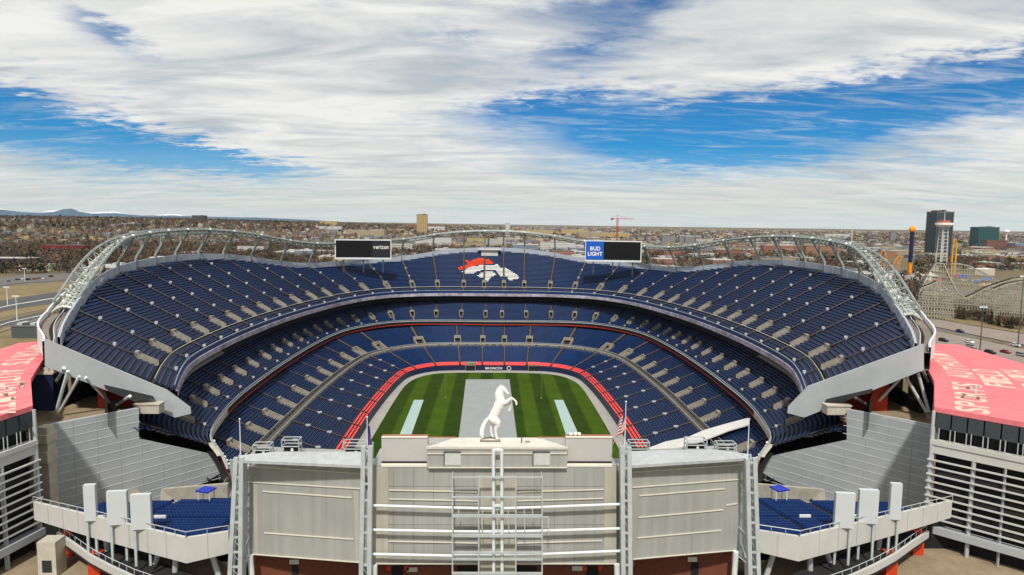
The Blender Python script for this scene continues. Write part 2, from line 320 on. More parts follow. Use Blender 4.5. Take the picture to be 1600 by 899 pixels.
def deck(name, ring, z0, rake, r0, Rf, pitch, aisles, aw=.48, portal=None, seatmat=SEAT, first=0, clip=None, cells=3, conc=CONCD, logo=None, rowmats=None, slab_t=1.2, skiprow=None, end=None):
    L = end or ring.L; zs = lambda r: z0 + rake * (r - r0)
    base = MB(); bounds = [-L] + aisles + [L]; parts = []
    pr = portal
    def has_portal(i): return pr and 0 <= i < len(aisles) and pr['on'](aisles[i])
    Rmax = max(Rf(u) for u in np.linspace(0, L, 60)); nrow = int((Rmax - r0) / pitch)
    part = None; secs = []
    for i in range(len(bounds) - 1):
        a, b = bounds[i], bounds[i + 1]; cells = max(3, int(round((b - a) / 3.2))); pw = pr['w'] if pr else 1.9
        grid = [a] + ([a + pw] if i > 0 else []) + [a + pw + (b - a - 2 * pw) * k / cells for k in range(1, cells)] + ([b - pw] if i < len(bounds) - 2 else []) + [b]
        mb = MB()
        for k in range(nrow):
            r = r0 + k * pitch; z = zs(r); inp = pr and pr['r1'] <= r + pitch / 2 < pr['r2']
            for g0, g1 in zip(grid[:-1], grid[1:]):
                um = (g0 + g1) / 2
                if r + pitch > Rf(um) + .01: continue
                if clip and not clip(ring.at(um, r)): continue
                if inp and ((has_portal(i - 1) and g1 <= a + pw + 1e-6) or (has_portal(i) and g0 >= b - pw - 1e-6)): continue
                p0, p1, p2, p3 = ring.at(g0, r, z), ring.at(g1, r, z), ring.at(g1, r + pitch, z), ring.at(g0, r + pitch, z)
                base.quad(p0, p1, p2, p3); base.quad(ring.at(g0, r, z - rake * pitch), ring.at(g1, r, z - rake * pitch), p1, p0)
            # seats in this row
            if skiprow and skiprow(k): continue
            lo = a + (aw if i > 0 else .3); hi = b - (aw if i < len(bounds) - 2 else .3)
            if inp or (pr and pr['r1'] - pitch <= r < pr['r2']):
                if has_portal(i - 1): lo = a + pw + .25
                if has_portal(i): hi = b - pw - .25
            nc = cells if logo is None or not logo['near']((a + b) / 2) else max(4, int((b - a) / .6))
            for c in range(nc):
                g0, g1 = lo + (hi - lo) * c / nc, lo + (hi - lo) * (c + 1) / nc; um = (g0 + g1) / 2
                if r + pitch > Rf(um) + .01: continue
                if clip and not clip(ring.at(um, r)): continue
                mi = rowmats(k) if rowmats else 0
                if logo is not None and nc > cells: mi = logo['mi'](um, r, z)
                s_ = pitch / 1.15; prof = [(.46 * s_, .38), (.78 * s_, .40), (.86 * s_, .74), (.97 * s_, .74), (.90 * s_, .24)]
                A = [ring.at(g0, r + x, z + h) for x, h in prof]; B = [ring.at(g1, r + x, z + h) for x, h in prof]; n = len(prof)
                mb.add(A + B, [(j, (j + 1) % n, n + (j + 1) % n, n + j) for j in range(n)] + ([tuple(range(n - 1, -1, -1))] if c == 0 else []) + ([tuple(range(n, 2 * n))] if c == nc - 1 else []), mi)
        if mb.f: secs.append(mb)
    # soffit and back
    us = np.linspace(-L, L, 90)
    for u0, u1 in zip(us[:-1], us[1:]):
        if clip and not clip(ring.at((u0 + u1) / 2, r0 + 3)): continue
        ra, rb = Rf(u0), Rf(u1); q = [ring.at(u0, r0, z0 - slab_t), ring.at(u1, r0, z0 - slab_t), ring.at(u1, rb, zs(rb) - slab_t - .5), ring.at(u0, ra, zs(ra) - slab_t - .5)]
        base.quad(q[3], q[2], q[1], q[0]); base.quad(ring.at(u0, ra - pitch, zs(ra) - .6), ring.at(u1, rb - pitch, zs(rb) - .6), q[2], q[3])
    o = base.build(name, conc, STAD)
    for mb in secs: mb.build('seating_section', seatmat if isinstance(seatmat, list) else [seatmat], o)
    if pr:
        for i, u in enumerate(aisles):
            if not pr['on'](u): continue
            r1, r2 = pr['r1'], pr['r2']; pw = pr['w'] - .1
            if clip and not (clip(ring.at(u, r1)) and clip(ring.at(u, r2))): continue
            zf = zs(r1) - .1; zt = zs(r2); m = MB()
            for sg in (-1, 1):
                ua, ub = u + sg * pw, u + sg * (pw - .22)
                A = [ring.at(ua, r1, zf - .3), ring.at(ua, r2, zf - .3), ring.at(ua, r2, zt + 1.1), ring.at(ua, r1, zf + 1.0)]; B = [ring.at(ub, p_r, p_z) for p_r, p_z in ((r1, zf - .3), (r2, zf - .3), (r2, zt + 1.1), (r1, zf + 1.0))]
                m.add(A + B, [(0, 1, 2, 3), (7, 6, 5, 4), (0, 4, 5, 1), (1, 5, 6, 2), (2, 6, 7, 3), (3, 7, 4, 0)])
            m.quad(ring.at(u - pw, r1, zf), ring.at(u + pw, r1, zf), ring.at(u + pw, r2, zf), ring.at(u - pw, r2, zf), 0)
            zh = min(zt + .2, zf + 2.3)
            m.quad(ring.at(u - pw, r2 - .2, zf), ring.at(u + pw, r2 - .2, zf), ring.at(u + pw, r2 - .2, zh), ring.at(u - pw, r2 - .2, zh), 1)
            A = [ring.at(u + s1 * pw, rr, zz_) for zz_ in (zh, zt + 1.1) for s1, rr in ((-1, r2 - .9), (1, r2 - .9), (1, r2), (-1, r2))]
            m.add(A, [(3, 2, 1, 0), (4, 5, 6, 7), (0, 1, 5, 4), (1, 2, 6, 5), (2, 3, 7, 6), (3, 0, 4, 7)])
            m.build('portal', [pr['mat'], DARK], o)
    return o
# ------------------------------------------------------------------ the horse head picked out in coloured seats of the far upper deck
ORANGE_P = [[(714, 420), (722, 417), (731, 413), (723, 406), (728, 407), (736, 409), (740, 406), (747, 404), (756, 404), (764, 406), (769, 410), (771, 414), (758, 414), (746, 414), (736, 419), (728, 421), (718, 423)]]
WHITE_P = [[(721, 426), (730, 420), (742, 416), (772, 415), (778, 413), (782, 419), (790, 419), (800, 425), (811, 433), (808, 438), (803, 436), (801, 439), (796, 439), (792, 433), (784, 434), (781, 431), (776, 424), (770, 422), (758, 422), (748, 424), (740, 428), (728, 428)],
           [(746, 431), (752, 427), (760, 425), (770, 425), (775, 430), (770, 433), (766, 434), (763, 440), (759, 442), (756, 437), (757, 434), (750, 435)]]
def inpoly(x, y, P):
    c = False; j = len(P) - 1
    for i in range(len(P)):
        if (P[i][1] > y) != (P[j][1] > y) and x < (P[j][0] - P[i][0]) * (y - P[i][1]) / (P[j][1] - P[i][1]) + P[i][0]: c = not c
        j = i
    return c
LOGO = []
def onslope(px, py, z0=ZU, rake=RK, y0=361.5):
    d = ray(px, py); t = (z0 - rake * y0 - H) / (d.z - rake * d.y); p = C0 + d * t; return (p.x, p.y)
LOGO_O = [[onslope(*p) for p in P] for P in ORANGE_P]; LOGO_W = [[onslope(*p) for p in P] for P in WHITE_P]
def logo_mi(u, r, z):
    p = UP.at(u, r + .6)
    if any(inpoly(p.x, p.y, P) for P in LOGO_W): return 1
    if any(inpoly(p.x, p.y, P) for P in LOGO_O): return 2
    return 0
sym = lambda L: [-x for x in reversed(L)] + L
up_aisles = sym([5.5, 16.5, 30, 42.5, 55, 68, 82, 96.5, 110.5, 125, 139, 153, 166, 179, 191.5, 205, 219, 234, 250])
UPD = deck('upper_deck', UP, ZU, RK, 0, RU, 1.22, up_aisles, portal=dict(w=1.15, r1=4.9, r2=9.8, on=lambda u: True, mat=PORT),
           seatmat=[SEAT, SEATW, SEATO], logo=dict(near=lambda u: abs(u) < 26, mi=logo_mi), skiprow=lambda k: k == 3)
cl_aisles = sym([4.5, 17.5, 30.5, 42, 52, 62, 72, 82, 92.5, 103.5, 115, 127, 139, 151.5, 164, 177, 189.5, 202, 214, 226, 240, 255])
CLD = deck('club_deck', CLUB, 18.0, .5, 0, lambda u: 21.0, 1.0, cl_aisles, portal=dict(w=1.15, r1=4.0, r2=8.0, on=lambda u: True, mat=PORT), clip=inside_screen)
lo_aisles = sym([5.3, 15.8, 27, 38, 46, 55, 68, 82, 96, 111, 126, 140, 154, 168, 183])
def lowrow(k): return 1 if k < 3 else 0
LOF = deck('lower_bowl', WALL, 2.0, .33, .4, lambda u: 19.0, 1.0, lo_aisles, seatmat=[SEAT, SEATR], rowmats=lowrow)
LOB = deck('rear_lower_bowl', WALL, 8.6, .42, 21.6, lambda u: 38.5, 1.0, lo_aisles, portal=dict(w=1.3, r1=21.6, r2=27.6, on=lambda u: True, mat=PORT), clip=lambda p: p.y > 150 and inside_screen(p))
# walkway between the two, pitch wall, and rails
def ribbon(mb, ring, r0, z0, r1, z1, mi=0, u0=None, u1=None, n=120, clip=None):
    a = -ring.L if u0 is None else u0; b = ring.L if u1 is None else u1; us = np.linspace(a, b, n)
    f = lambda v, u: v(u) if callable(v) else v
    for p, q in zip(us[:-1], us[1:]):
        if clip and not clip(ring.at((p + q) / 2, f(r0, p))): continue
        mb.quad(ring.at(p, f(r0, p), f(z0, p)), ring.at(q, f(r0, q), f(z0, q)), ring.at(q, f(r1, q), f(z1, q)), ring.at(p, f(r1, p), f(z1, p)), mi)
    return mb
def rail(mb, ring, r, z, rad=.06, mi=0, n=120, u0=None, u1=None, clip=None):
    a = -ring.L if u0 is None else u0; b = ring.L if u1 is None else u1; us = np.linspace(a, b, n); f = lambda v, u: v(u) if callable(v) else v
    for p, q in zip(us[:-1], us[1:]):
        if clip and not clip(ring.at((p + q) / 2, f(r, p))): continue
        mb.tube(ring.at(p, f(r, p), f(z, p)), ring.at(q, f(r, q), f(z, q)), rad, 4, mi)
    return mb
m = MB(); ribbon(m, WALL, 19.0, 8.2, 21.6, 8.2, 2); ribbon(m, WALL, 19.0, 7.6, 19.0, 8.2); ribbon(m, WALL, 21.6, 8.2, 21.6, 9.4)
rail(m, WALL, 19.0, 9.3, .09, 1); rail(m, WALL, 21.5, 9.6, .07, 1)
us = np.linspace(-WALL.L, WALL.L, 130)
for u in us: m.tube(WALL.at(u, 19.0, 8.2), WALL.at(u, 19.0, 9.3), .09, 4, 1)
m.build('walkway', [mat('rail_base', (.22, .20, .17), .8, .2), STEEL, mat('walkway_floor', (.085, .075, .065), .85, .25)], STAD)
m = MB(); ribbon(m, WALL, 0, -.1, 0, 2.0); ribbon(m, WALL, 0, 2.0, .4, 2.0, 0); m.build('pitch_wall', NAVY, STAD)
m = MB(); word(m, 'BRONCOS', (-3.2, 312.36, .55), (1, 0, 0), (0, 0, 1), 1.0, 8.0); m.build('lettering', WHITE, STAD)
m = MB()
for k in range(24):
    a, b = 2 * math.pi * k / 24, 2 * math.pi * (k + 1) / 24
    for r_, mi in ((1.05, 0), (.8, 1)):
        m.add([(8.0, 312.33 - .02 * mi, 1.1), (8.0 + r_ * math.cos(a), 312.33 - .02 * mi, 1.1 + r_ * math.sin(a)), (8.0 + r_ * math.cos(b), 312.33 - .02 * mi, 1.1 + r_ * math.sin(b))], [(0, 1, 2)], mi)
m.build('round_emblem', [WHITE, NAVY], STAD)
# field tunnel openings in the far stand
for px, wd in ((835, 6), (735, 5)):
    p = D(px, 575, 312.0); m = MB(); m.box((p.x, 313.0, 0), (wd, 2.2, 2.9), 0, 0); m.box((p.x, 311.8, .0), (wd - .6, .3, 2.3), 0, 1); m.box((p.x, 314.2, 2.9), (wd, 4.4, .5), 0, 2 if px > 800 else 0)
    m.build('tunnel', [CONC, DARK, SEATR], STAD)
# upper deck front: pale ribbon board, navy parapet and rail
m = MB(); ribbon(m, UP, -.55, 30.2, -.55, 31.7, 0); ribbon(m, UP, -.55, 31.7, -.1, 31.7, 0); ribbon(m, UP, -.1, 31.7, -.1, 32.8, 1); ribbon(m, UP, -.1, 32.8, .15, 32.8, 1); ribbon(m, UP, -.55, 30.2, 1.5, 29.6, 2); ribbon(m, UP, 1.5, 27.6, 1.5, 29.6, 2)
rail(m, UP, 0, 33.2, .06, 3); rail(m, UP, 3.9, 34.9, .07, 3)
FASC = mat('ribbon_board', (.33, .30, .36), .5, .45, .5, scale2=.15, var2=.3)
m.build('fascia', [FASC, SEAT, DARK, STEELW], STAD)
m = MB(); ribbon(m, CLUB, -.35, 16.7, -.35, 17.9, 0, clip=None); ribbon(m, CLUB, -.35, 17.9, .1, 17.9, 3); ribbon(m, CLUB, -.3, 16.2, -.3, 16.7, 2); ribbon(m, CLUB, 1.2, 13.6, 1.2, 16.7, 1, -228, 228); ribbon(m, CLUB, -.3, 16.2, 1.2, 16.2, 0)
for a_, b_ in ((-262, -222), (222, 262)): ribbon(m, CLUB, -.4, 16.4, -.4, 18.0, 4, a_, b_, 30); ribbon(m, CLUB, -.4, 18.0, .9, 18.0, 4, a_, b_, 30)
rail(m, CLUB, -.15, 18.7, .09, 3); rail(m, CLUB, -.2, 18.05, .14, 3)
m.build('club_fascia', [DARK, GLASS, RED, STEEL, CONCL], STAD)
# club front lamps in the near ends (pale round lamps)
for sg in (-1, 1):
    for k in range(9):
        u = sg * (CLUB.L - 3 - k * 2.6); p = CLUB.at(u, -.9, 16.9); m = MB(); m.ball(p, .42, 0, 8, 4); m.tube(p, CLUB.at(u, -.2, 16.9), .1, 4, 1); m.build('lamp', [WHITE, STEELD], STAD)
# lounge behind the club deck: dark back wall under the upper deck soffit
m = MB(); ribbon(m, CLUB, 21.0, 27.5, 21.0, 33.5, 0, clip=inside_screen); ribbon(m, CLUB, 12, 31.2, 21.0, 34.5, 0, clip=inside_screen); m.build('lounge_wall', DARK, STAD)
# barriers (pale blocks on the aisles)
def barriers(ring, aisles, rs, zf, par, size, clip=None, mt=None):
    mt = mt or mat('barrier_paint', (.45, .47, .52), .6, .15)
    for u in aisles:
        for r in rs(u):
            p = ring.at(u, r)
            if clip and not clip(p): continue
            q = ring.at(u, r + 1); az = math.atan2(q.y - p.y, q.x - p.x); m = MB()
            for sg in (-1, 1):
                m.box((p.x - math.sin(az) * sg * size[1] / 2, p.y + math.cos(az) * sg * size[1] / 2, zf(r) + .35), (size[0], .12, size[2] - .35), az, 0)
                m.box((p.x - math.sin(az) * sg * size[1] / 2, p.y + math.cos(az) * sg * size[1] / 2, zf(r) - .1), (.12, .12, .5), az, 0)
            m.box((p.x + math.cos(az) * size[0] / 2, p.y + math.sin(az) * size[0] / 2, zf(r) + .3), (.12, size[1], size[2] - .3), az, 0)
            m.build('barrier', mt, par)
barriers(UP, up_aisles, lambda u: [x for x in (1.0, 14.0, 21.5, 29.0, 36.5) if abs(u) > 35 and x < RU(u) - 4], lambda r: ZU + RK * r + .3, UPD, (.55, .75, 1.0))
barriers(WALL, lo_aisles, lambda u: (7.5, 14.0) if abs(u) > 38 else (), lambda r: 2 + .33 * r, LOF, (1.3, .5, .8))
barriers(CLUB, cl_aisles, lambda u: (1.6,) if abs(u) > 38 else (), lambda r: 18 + .5 * r, CLD, (.5, .6, .8), inside_screen)
# step nosings down each aisle
STEPM = mat('aisle_steps', (.085, .062, .052), .85, .5, 1.2)
def steps(ring, aisles, r0, r1f, zf, par, skip, clip=None):
    for u in aisles:
        m = MB(); r = r0
        while r < r1f(u) - .6:
            if not (skip[0] - 1.0 < r < skip[1]) and (clip is None or clip(ring.at(u, r))):
                a, b, c, d = ring.at(u - .24, r, zf(r) + .42), ring.at(u + .24, r, zf(r) + .42), ring.at(u + .24, r + 1.22, zf(r + 1.22) + .42), ring.at(u - .24, r + 1.22, zf(r + 1.22) + .42); m.slab([a, b, c, d], (0, 0, -.12))
            r += 1.22
        if m.f: m.build('aisle', STEPM, par)
steps(UP, up_aisles, .6, RU, lambda r: ZU + RK * r + .05, UPD, (4.9, 9.8)); steps(CLUB, cl_aisles, .6, lambda u: 20, lambda r: 18 + .5 * r + .05, CLD, (4, 8), inside_screen)
steps(WALL, lo_aisles, 1.0, lambda u: 19, lambda r: 2 + .33 * r + .05, LOF, (-5, -4)); steps(WALL, lo_aisles, 21.8, lambda u: 38, lambda r: 8.6 + .42 * (r - 21.6) + .05, LOB, (21.6, 27.6), lambda p: p.y > 150 and inside_screen(p))
# rim wall behind the top row
m = MB(); zr = lambda u: ZU + RK * RU(u)
ribbon(m, UP, lambda u: RU(u) + .1, lambda u: zr(u) - 1, lambda u: RU(u) + .1, lambda u: zr(u) + 2.2, 0, n=200); ribbon(m, UP, lambda u: RU(u) + .1, lambda u: zr(u) + 2.2, lambda u: RU(u) + .6, lambda u: zr(u) + 2.2, 0, n=200)
ribbon(m, UP, lambda u: RU(u) + .6, lambda u: zr(u) + 2.2, lambda u: RU(u) + .6, lambda u: zr(u) - 4, 0, n=200)
for u in np.linspace(-UP.L, UP.L, 97): m.tube(UP.at(u, RU(u), zr(u) - .4), UP.at(u, RU(u), zr(u) + 2.2), .07, 4, 0)
RIM = m.build('rim_wall', RIMP, STAD)
# plant rooms / camera decks breaking the rim
for px, py, wpx, h in ((262, 413, 34, 4.0), (765, 397, 26, 3.6)):
    y = 275 if px < 500 else 398; p = D(px, py, y); m = MB(); wd = wpx / F * y; m.box((p.x, p.y + 1.5, p.z - h / 2 - 1), (wd, 5, h + 1.5), 0, 0); m.box((p.x, p.y + 1.2, p.z + h / 2 + .5), (wd * 1.35, 7, .5), 0, 0)
    m.build('camera_deck', PANELL, STAD)
# outer shell behind the rim down to the ground
m = MB(); ribbon(m, UP, lambda u: RU(u) + .8, lambda u: zr(u) - 3.2, lambda u: RU(u) * .75 + 3, lambda u: 26, 0, -200, 200, n=150); ribbon(m, UP, lambda u: RU(u) * .75 + 3, 26, lambda u: RU(u) * .75 + 8, 26, 0, -200, 200); ribbon(m, UP, lambda u: RU(u) * .75 + 8, 26, lambda u: RU(u) * .75 + 8, GZ - .5, 1, -200, 200)
m.build('outer_shell', [STEEL, BRICK], STAD)
# ------------------------------------------------------------------ rim truss
def sm(t): t = max(0, min(1, t)); return t * t * (3 - 2 * t)
UT = 232.0
def tr(u, k):          # three chords; towards the near ends they swing outward and down
    a = abs(u); t = sm((a - 196) / 38); hh = 12.0 * (1 - t) + 1.5 * t; dr = [-5.0, -2.6, -3.9][k] * (1 - t) + [1, 6.0, 3.6][k] * t
    dz = [0, .5, -1.6][k]
    return UP.at(u, RU(u) + dr, zr(u) + hh + dz + (2.2 * math.sin(math.pi * t) if k == 1 else 0))
m = MB(); us = np.linspace(-UT, UT, 160)
for k, rr in ((0, .40), (1, .40), (2, .26)):
    m.path([tr(u, k) for u in us], rr, 6)
for i in range(len(us) - 1):
    a, b = us[i], us[i + 1]; ks = (0, 1, 2)
    for k in ks:
        k2 = (k + 1) % 3; m.tube(tr(a, k), tr(b, k2), .15, 4); m.tube(tr(b, k), tr(b, k2), .12, 4)
TSTEEL = mat('weathered_truss', (.25, .285, .265), .5, .3, .5, metal=.2)
TRUSS = m.build('rim_truss', TSTEEL, STAD)
for u in [x for x in up_aisles if abs(x) < 205]:
    m = MB(); Rr = RU(u); z = zr(u); p0 = UP.at(u, Rr + .5, z - 1); p1 = UP.at(u, Rr + .3, z + 3.4); p2 = tr(u, 0); p3 = tr(u, 1)
    m.bar(p0, p1, .95, .75); m.bar(p1, p2 + Vector((0, 0, -.3)), .8, .75); m.bar(UP.at(u, Rr - 1.6, z + 7), p3, .35, .35)
    m.build('truss_rib', TSTEEL, TRUSS)
    m = MB(); m.ball(tr(u, 0) + Vector((0, 0, .2)), .55, 0, 8, 5); m.build('lamp_housing', WHITE, TRUSS)
# lattice shell where the truss comes down at the two near ends
for sg in (-1, 1):
    m = MB(); g = []
    for i, u in enumerate(np.linspace(192, 236, 13)):
        t = sm((u - 192) / 40); row = []
        for j in range(6):
            f = j / 5; Rr = RU(u); hh = (12 * (1 - t) + 1.5 * t); r_ = Rr + (-4 + 5 * t) * (1 - f) + (6.3) * f; z = zr(u) + hh * (1 - f) + (-.5) * f + 3.0 * math.sin(math.pi * f) * (.4 + .6 * (1 - t))
            row.append(UP.at(sg * u, r_, z))
        g.append(row)
    for i in range(len(g)):
        m.path(g[i], .20 if i % 2 else .34, 5)
        for j in range(6):
            if i + 1 < len(g): m.tube(g[i][j], g[i + 1][j], .22, 5)
            if i + 1 < len(g) and j < 5: m.tube(g[i][j], g[i + 1][j + 1], .10, 4); m.tube(g[i][j + 1], g[i + 1][j], .10, 4)
    for q_ in range(60):
        i_, j_ = random.randrange(1, 11), random.randrange(5); a_, b_ = g[i_][j_], g[i_ + 1][j_ + 1]; c_ = g[random.randrange(max(0, i_ - 1), min(13, i_ + 3))][random.randrange(6)]
        m.tube(a_.lerp(b_, random.random()), c_, .13, 4)
    for q_ in range(26):
        i_, j_ = random.randrange(0, 12), random.randrange(6); p_ = g[i_][j_]; f_ = MB(); f_.box((p_.x, p_.y - .2, p_.z + .1), (random.uniform(.7, 1.1), .5, random.uniform(.5, .9)), random.random() * 3); f_.build('floodlight', WHITE, STAD)
    m.build('truss_lattice', mat('lattice_steel', (.50, .52, .48), .5, .3, .6, metal=.2), STAD)
    # curved platform behind the rim down to the end panel
    wf = lambda u: 6.0 * sm((abs(u) - 205) / 20) - 3.0 * sm((abs(u) - 246) / 20) + .3; a, b = (205, UP.L) if sg > 0 else (-UP.L, -205)
    zp = lambda u: zr(u) + .2
    m = MB(); ribbon(m, UP, lambda u: RU(u) + .6, zp, lambda u: RU(u) + wf(u), zp, 0, a, b, 40)
    ribbon(m, UP, lambda u: RU(u) + wf(u), lambda u: zp(u) - 3.6, lambda u: RU(u) + wf(u), lambda u: zp(u) + 1.3, 1, a, b, 40)
    ribbon(m, UP, lambda u: RU(u) + wf(u), lambda u: zp(u) + 1.3, lambda u: RU(u) + wf(u) - .4, lambda u: zp(u) + 1.3, 1, a, b, 40); ribbon(m, UP, lambda u: RU(u) + wf(u) - .4, lambda u: zp(u) + 1.3, lambda u: RU(u) + wf(u) - .4, zp, 1, a, b, 40)
    ribbon(m, UP, lambda u: RU(u) + .45 * wf(u), lambda u: zp(u) + .02, lambda u: RU(u) + .6 * wf(u), lambda u: zp(u) + .02, 2, a, b, 40); ribbon(m, UP, 0, 28.5, lambda u: RU(u) + wf(u), lambda u: zp(u) - 3.6, 3, a, b, 40)
    rail(m, UP, lambda u: RU(u) + .42 * wf(u), lambda u: zp(u) + 1.0, .10, 1, 40, a, b)
    m.build('end_platform', [CONC, STEELW, DARK, CONC], STAD)
    # end face of the upper deck: folded grey panel
    u = sg * UP.L; tip = UP.at(u, 0); out = UP.at(u, 29.5); P2, Q2 = (tip.x, tip.y), (out.x, out.y); mir = (lambda x: x) if sg < 0 else None
    pxs = [(71, 529), (262, 609), (298, 636), (299, 645), (274, 651), (72, 571)] if sg < 0 else [(1442, 537), (1262, 603), (1231, 635), (1230, 644), (1256, 651), (1442, 577)]
    poly = [PL(x, y, P2, Q2) for x, y in pxs]; off = (Vector((Q2[1] - P2[1], -(Q2[0] - P2[0]), 0)).normalized()) * (1 if sg > 0 else -1)
    if off.y > 0: off = -off
    m = MB(); m.slab([p + off * .1 for p in poly], off * .8); m.build('end_panel', PANEL, STAD)
# ------------------------------------------------------------------ field
def curve_poly(n, off, zz, y_end):       # outline following the pitch wall, inset by off
    us = np.linspace(-WALL.L * .98, WALL.L * .98, n); return [WALL.at(u, off, zz) for u in us]
trk = mat('track_surface', (.30, .29, .27), .85, .12, .5, scale2=.05, var2=.08)
P = curve_poly(120, .3, -.05, 150); m = MB(); m.add(P + [Vector((XC, 200, -.05))], [(i, i + 1, len(P)) for i in range(len(P) - 1)] + [(len(P) - 1, 0, len(P))]); tag(m.build('field_surround', trk), kind='structure')
grass = bpy.data.materials.new('striped_grass'); grass.use_nodes = True
def grass_nodes():
    nt = grass.node_tree; N, L = nt.nodes, nt.links; b = N['Principled BSDF']; b.inputs['Roughness'].default_value = .9; b.inputs['Specular IOR Level'].default_value = .1
    tc = N.new('ShaderNodeTexCoord'); sp = N.new('ShaderNodeSeparateXYZ'); L.new(tc.outputs['Object'], sp.inputs[0])
    nz = N.new('ShaderNodeTexNoise'); nz.inputs['Scale'].default_value = .8; nz.inputs['Detail'].default_value = 8; L.new(tc.outputs['Object'], nz.inputs['Vector'])
    a = N.new('ShaderNodeMath'); a.operation = 'MULTIPLY_ADD'; a.inputs[1].default_value = .45; L.new(nz.outputs['Fac'], a.inputs[0]); L.new(sp.outputs[0], a.inputs[2])
    s_ = N.new('ShaderNodeMath'); s_.operation = 'MULTIPLY'; s_.inputs[1].default_value = math.pi / 5.6; L.new(a.outputs[0], s_.inputs[0])
    w_ = N.new('ShaderNodeMath'); w_.operation = 'SINE'; L.new(s_.outputs[0], w_.inputs[0])
    mr = N.new('ShaderNodeMapRange'); mr.inputs['From Min'].default_value = -.25; mr.inputs['From Max'].default_value = .25; L.new(w_.outputs[0], mr.inputs[0])
    n2 = N.new('ShaderNodeTexNoise'); n2.inputs['Scale'].default_value = .12; n2.inputs['Detail'].default_value = 10; n2.inputs['Roughness'].default_value = .7; L.new(tc.outputs['Object'], n2.inputs['Vector'])
    m2 = N.new('ShaderNodeMapRange'); m2.inputs['To Min'].default_value = .72; m2.inputs['To Max'].default_value = 1.28; m2.inputs['From Min'].default_value = .3; m2.inputs['From Max'].default_value = .7; L.new(n2.outputs['Fac'], m2.inputs[0])
    mx = N.new('ShaderNodeMix'); mx.data_type = 'RGBA'; L.new(mr.outputs[0], mx.inputs[0]); mx.inputs[6].default_value = (.020, .042, .0022, 1); mx.inputs[7].default_value = (.040, .078, .0035, 1)
    vs = N.new('ShaderNodeVectorMath'); vs.operation = 'SCALE'; L.new(mx.outputs[2], vs.inputs[0]); L.new(m2.outputs[0], vs.inputs['Scale']); L.new(vs.outputs[0], b.inputs['Base Color'])
grass_nodes()
gp = [(-36, 150), (-36.3, 200), (-35.5, 272), (-34, 290), (-29.5, 301.5), (-21, 306), (0, 307.2), (21, 306), (29.5, 301.5), (34, 290), (35.5, 272), (36.3, 200), (36, 150)]
m = MB(); pts = catmull([(0, 307.6), (20, 306.6), (29.5, 302.8), (35.2, 294), (38.0, 280), (38.9, 255), (39.2, 232), (39.4, 200), (39.4, 150)], 8); full = [(-p.x + XC, p.y) for p in reversed(pts)] + [(p.x + XC, p.y) for p in pts[1:]]
m.add([(x, y, 0) for x, y in full], [tuple(range(len(full)))]); GR = tag(m.build('grass', grass), kind='structure')
TARP = mat('grey_tarp', (.27, .29, .29), .7, .06, .2, scale2=1.2, var2=.04); TARP2 = mat('pale_tarp', (.33, .44, .42), .6, .06, .4)
def ground_sheet(name, pix, mt, z, label, cat, grp=None):
    pp = [Z(x, y, z) for x, y in pix]; m = MB(); m.slab(pp, (0, 0, -.03)); return tag(m.build(name, mt), label, cat, grp)
ground_sheet('field_tarp', [(728, 593), (796, 593), (810, 700), (715, 700)], TARP, .04, 'broad grey tarpaulin laid down the middle of the grass field', 'tarpaulin')
ground_sheet('field_tarp', [(647, 625), (662, 625), (639, 690), (620, 690)], TARP2, .04, 'narrow pale tarpaulin strip on the grass left of the broad grey one', 'tarpaulin')
ground_sheet('field_tarp', [(866, 625), (880, 625), (909, 690), (888, 690)], TARP2, .04, 'narrow pale tarpaulin strip on the grass right of the broad grey one', 'tarpaulin')
# goal posts, thin and yellow
for sg, lab in ((-1, 'left'), (1, 'right')):
    x = XC + sg * 19.3; m = MB(); m.tube((x, 262, 0), (x, 262, 11), .05, 6); m.box((x, 262, 0), (.5, .5, .3)); tag(m.build('field_marker_pole', mat('dull_pole', (.22, .24, .08), .6, .1)), 'thin dull pole standing on the %s half of the grass' % lab, 'pole', 'thin poles on the grass')
# long white fabric roll over the near right seats
m = MB(); top = [(1013, 700), (1040, 690), (1075, 683), (1100, 672), (1135, 662), (1169, 653)]; bot = [(1025, 709), (1052, 702), (1085, 693), (1112, 683), (1140, 672), (1171, 663)]
def on_bowl(px, py):             # where a sight line meets the lower seating
    d = ray(px, py); q = np.c_[WALL.q[:, 0], WALL.q[:, 1]]
    for t in np.arange(150, 330, .5):
        p = C0 + d * (t / d.y); x = abs(p.x - XC); e = np.hypot(q[:, 0] - x, q[:, 1] - p.y); r = float(e.min())
        if x < q[int(e.argmin()), 0] and p.y < 300: continue
        zs_ = 2 + .33 * r if r < 19 else (8.2 if r < 21.6 else 8.6 + .42 * (r - 21.6))
        if r < 38 and p.z < zs_ + 1.9: return p
    return D(px, py, 160)
T = [on_bowl(x, y) for x, y in top]; B = [on_bowl(x, y) for x, y in bot]
for i in range(5): m.slab([T[i], T[i + 1], B[i + 1], B[i]], (0, 0, -.35))
tag(m.build('seat_cover', mat('cover_fabric', (.56, .55, .53), .8, .12, .5)), 'long white fabric cover stretched across the seats behind the right end of the grey wall', 'seat cover')

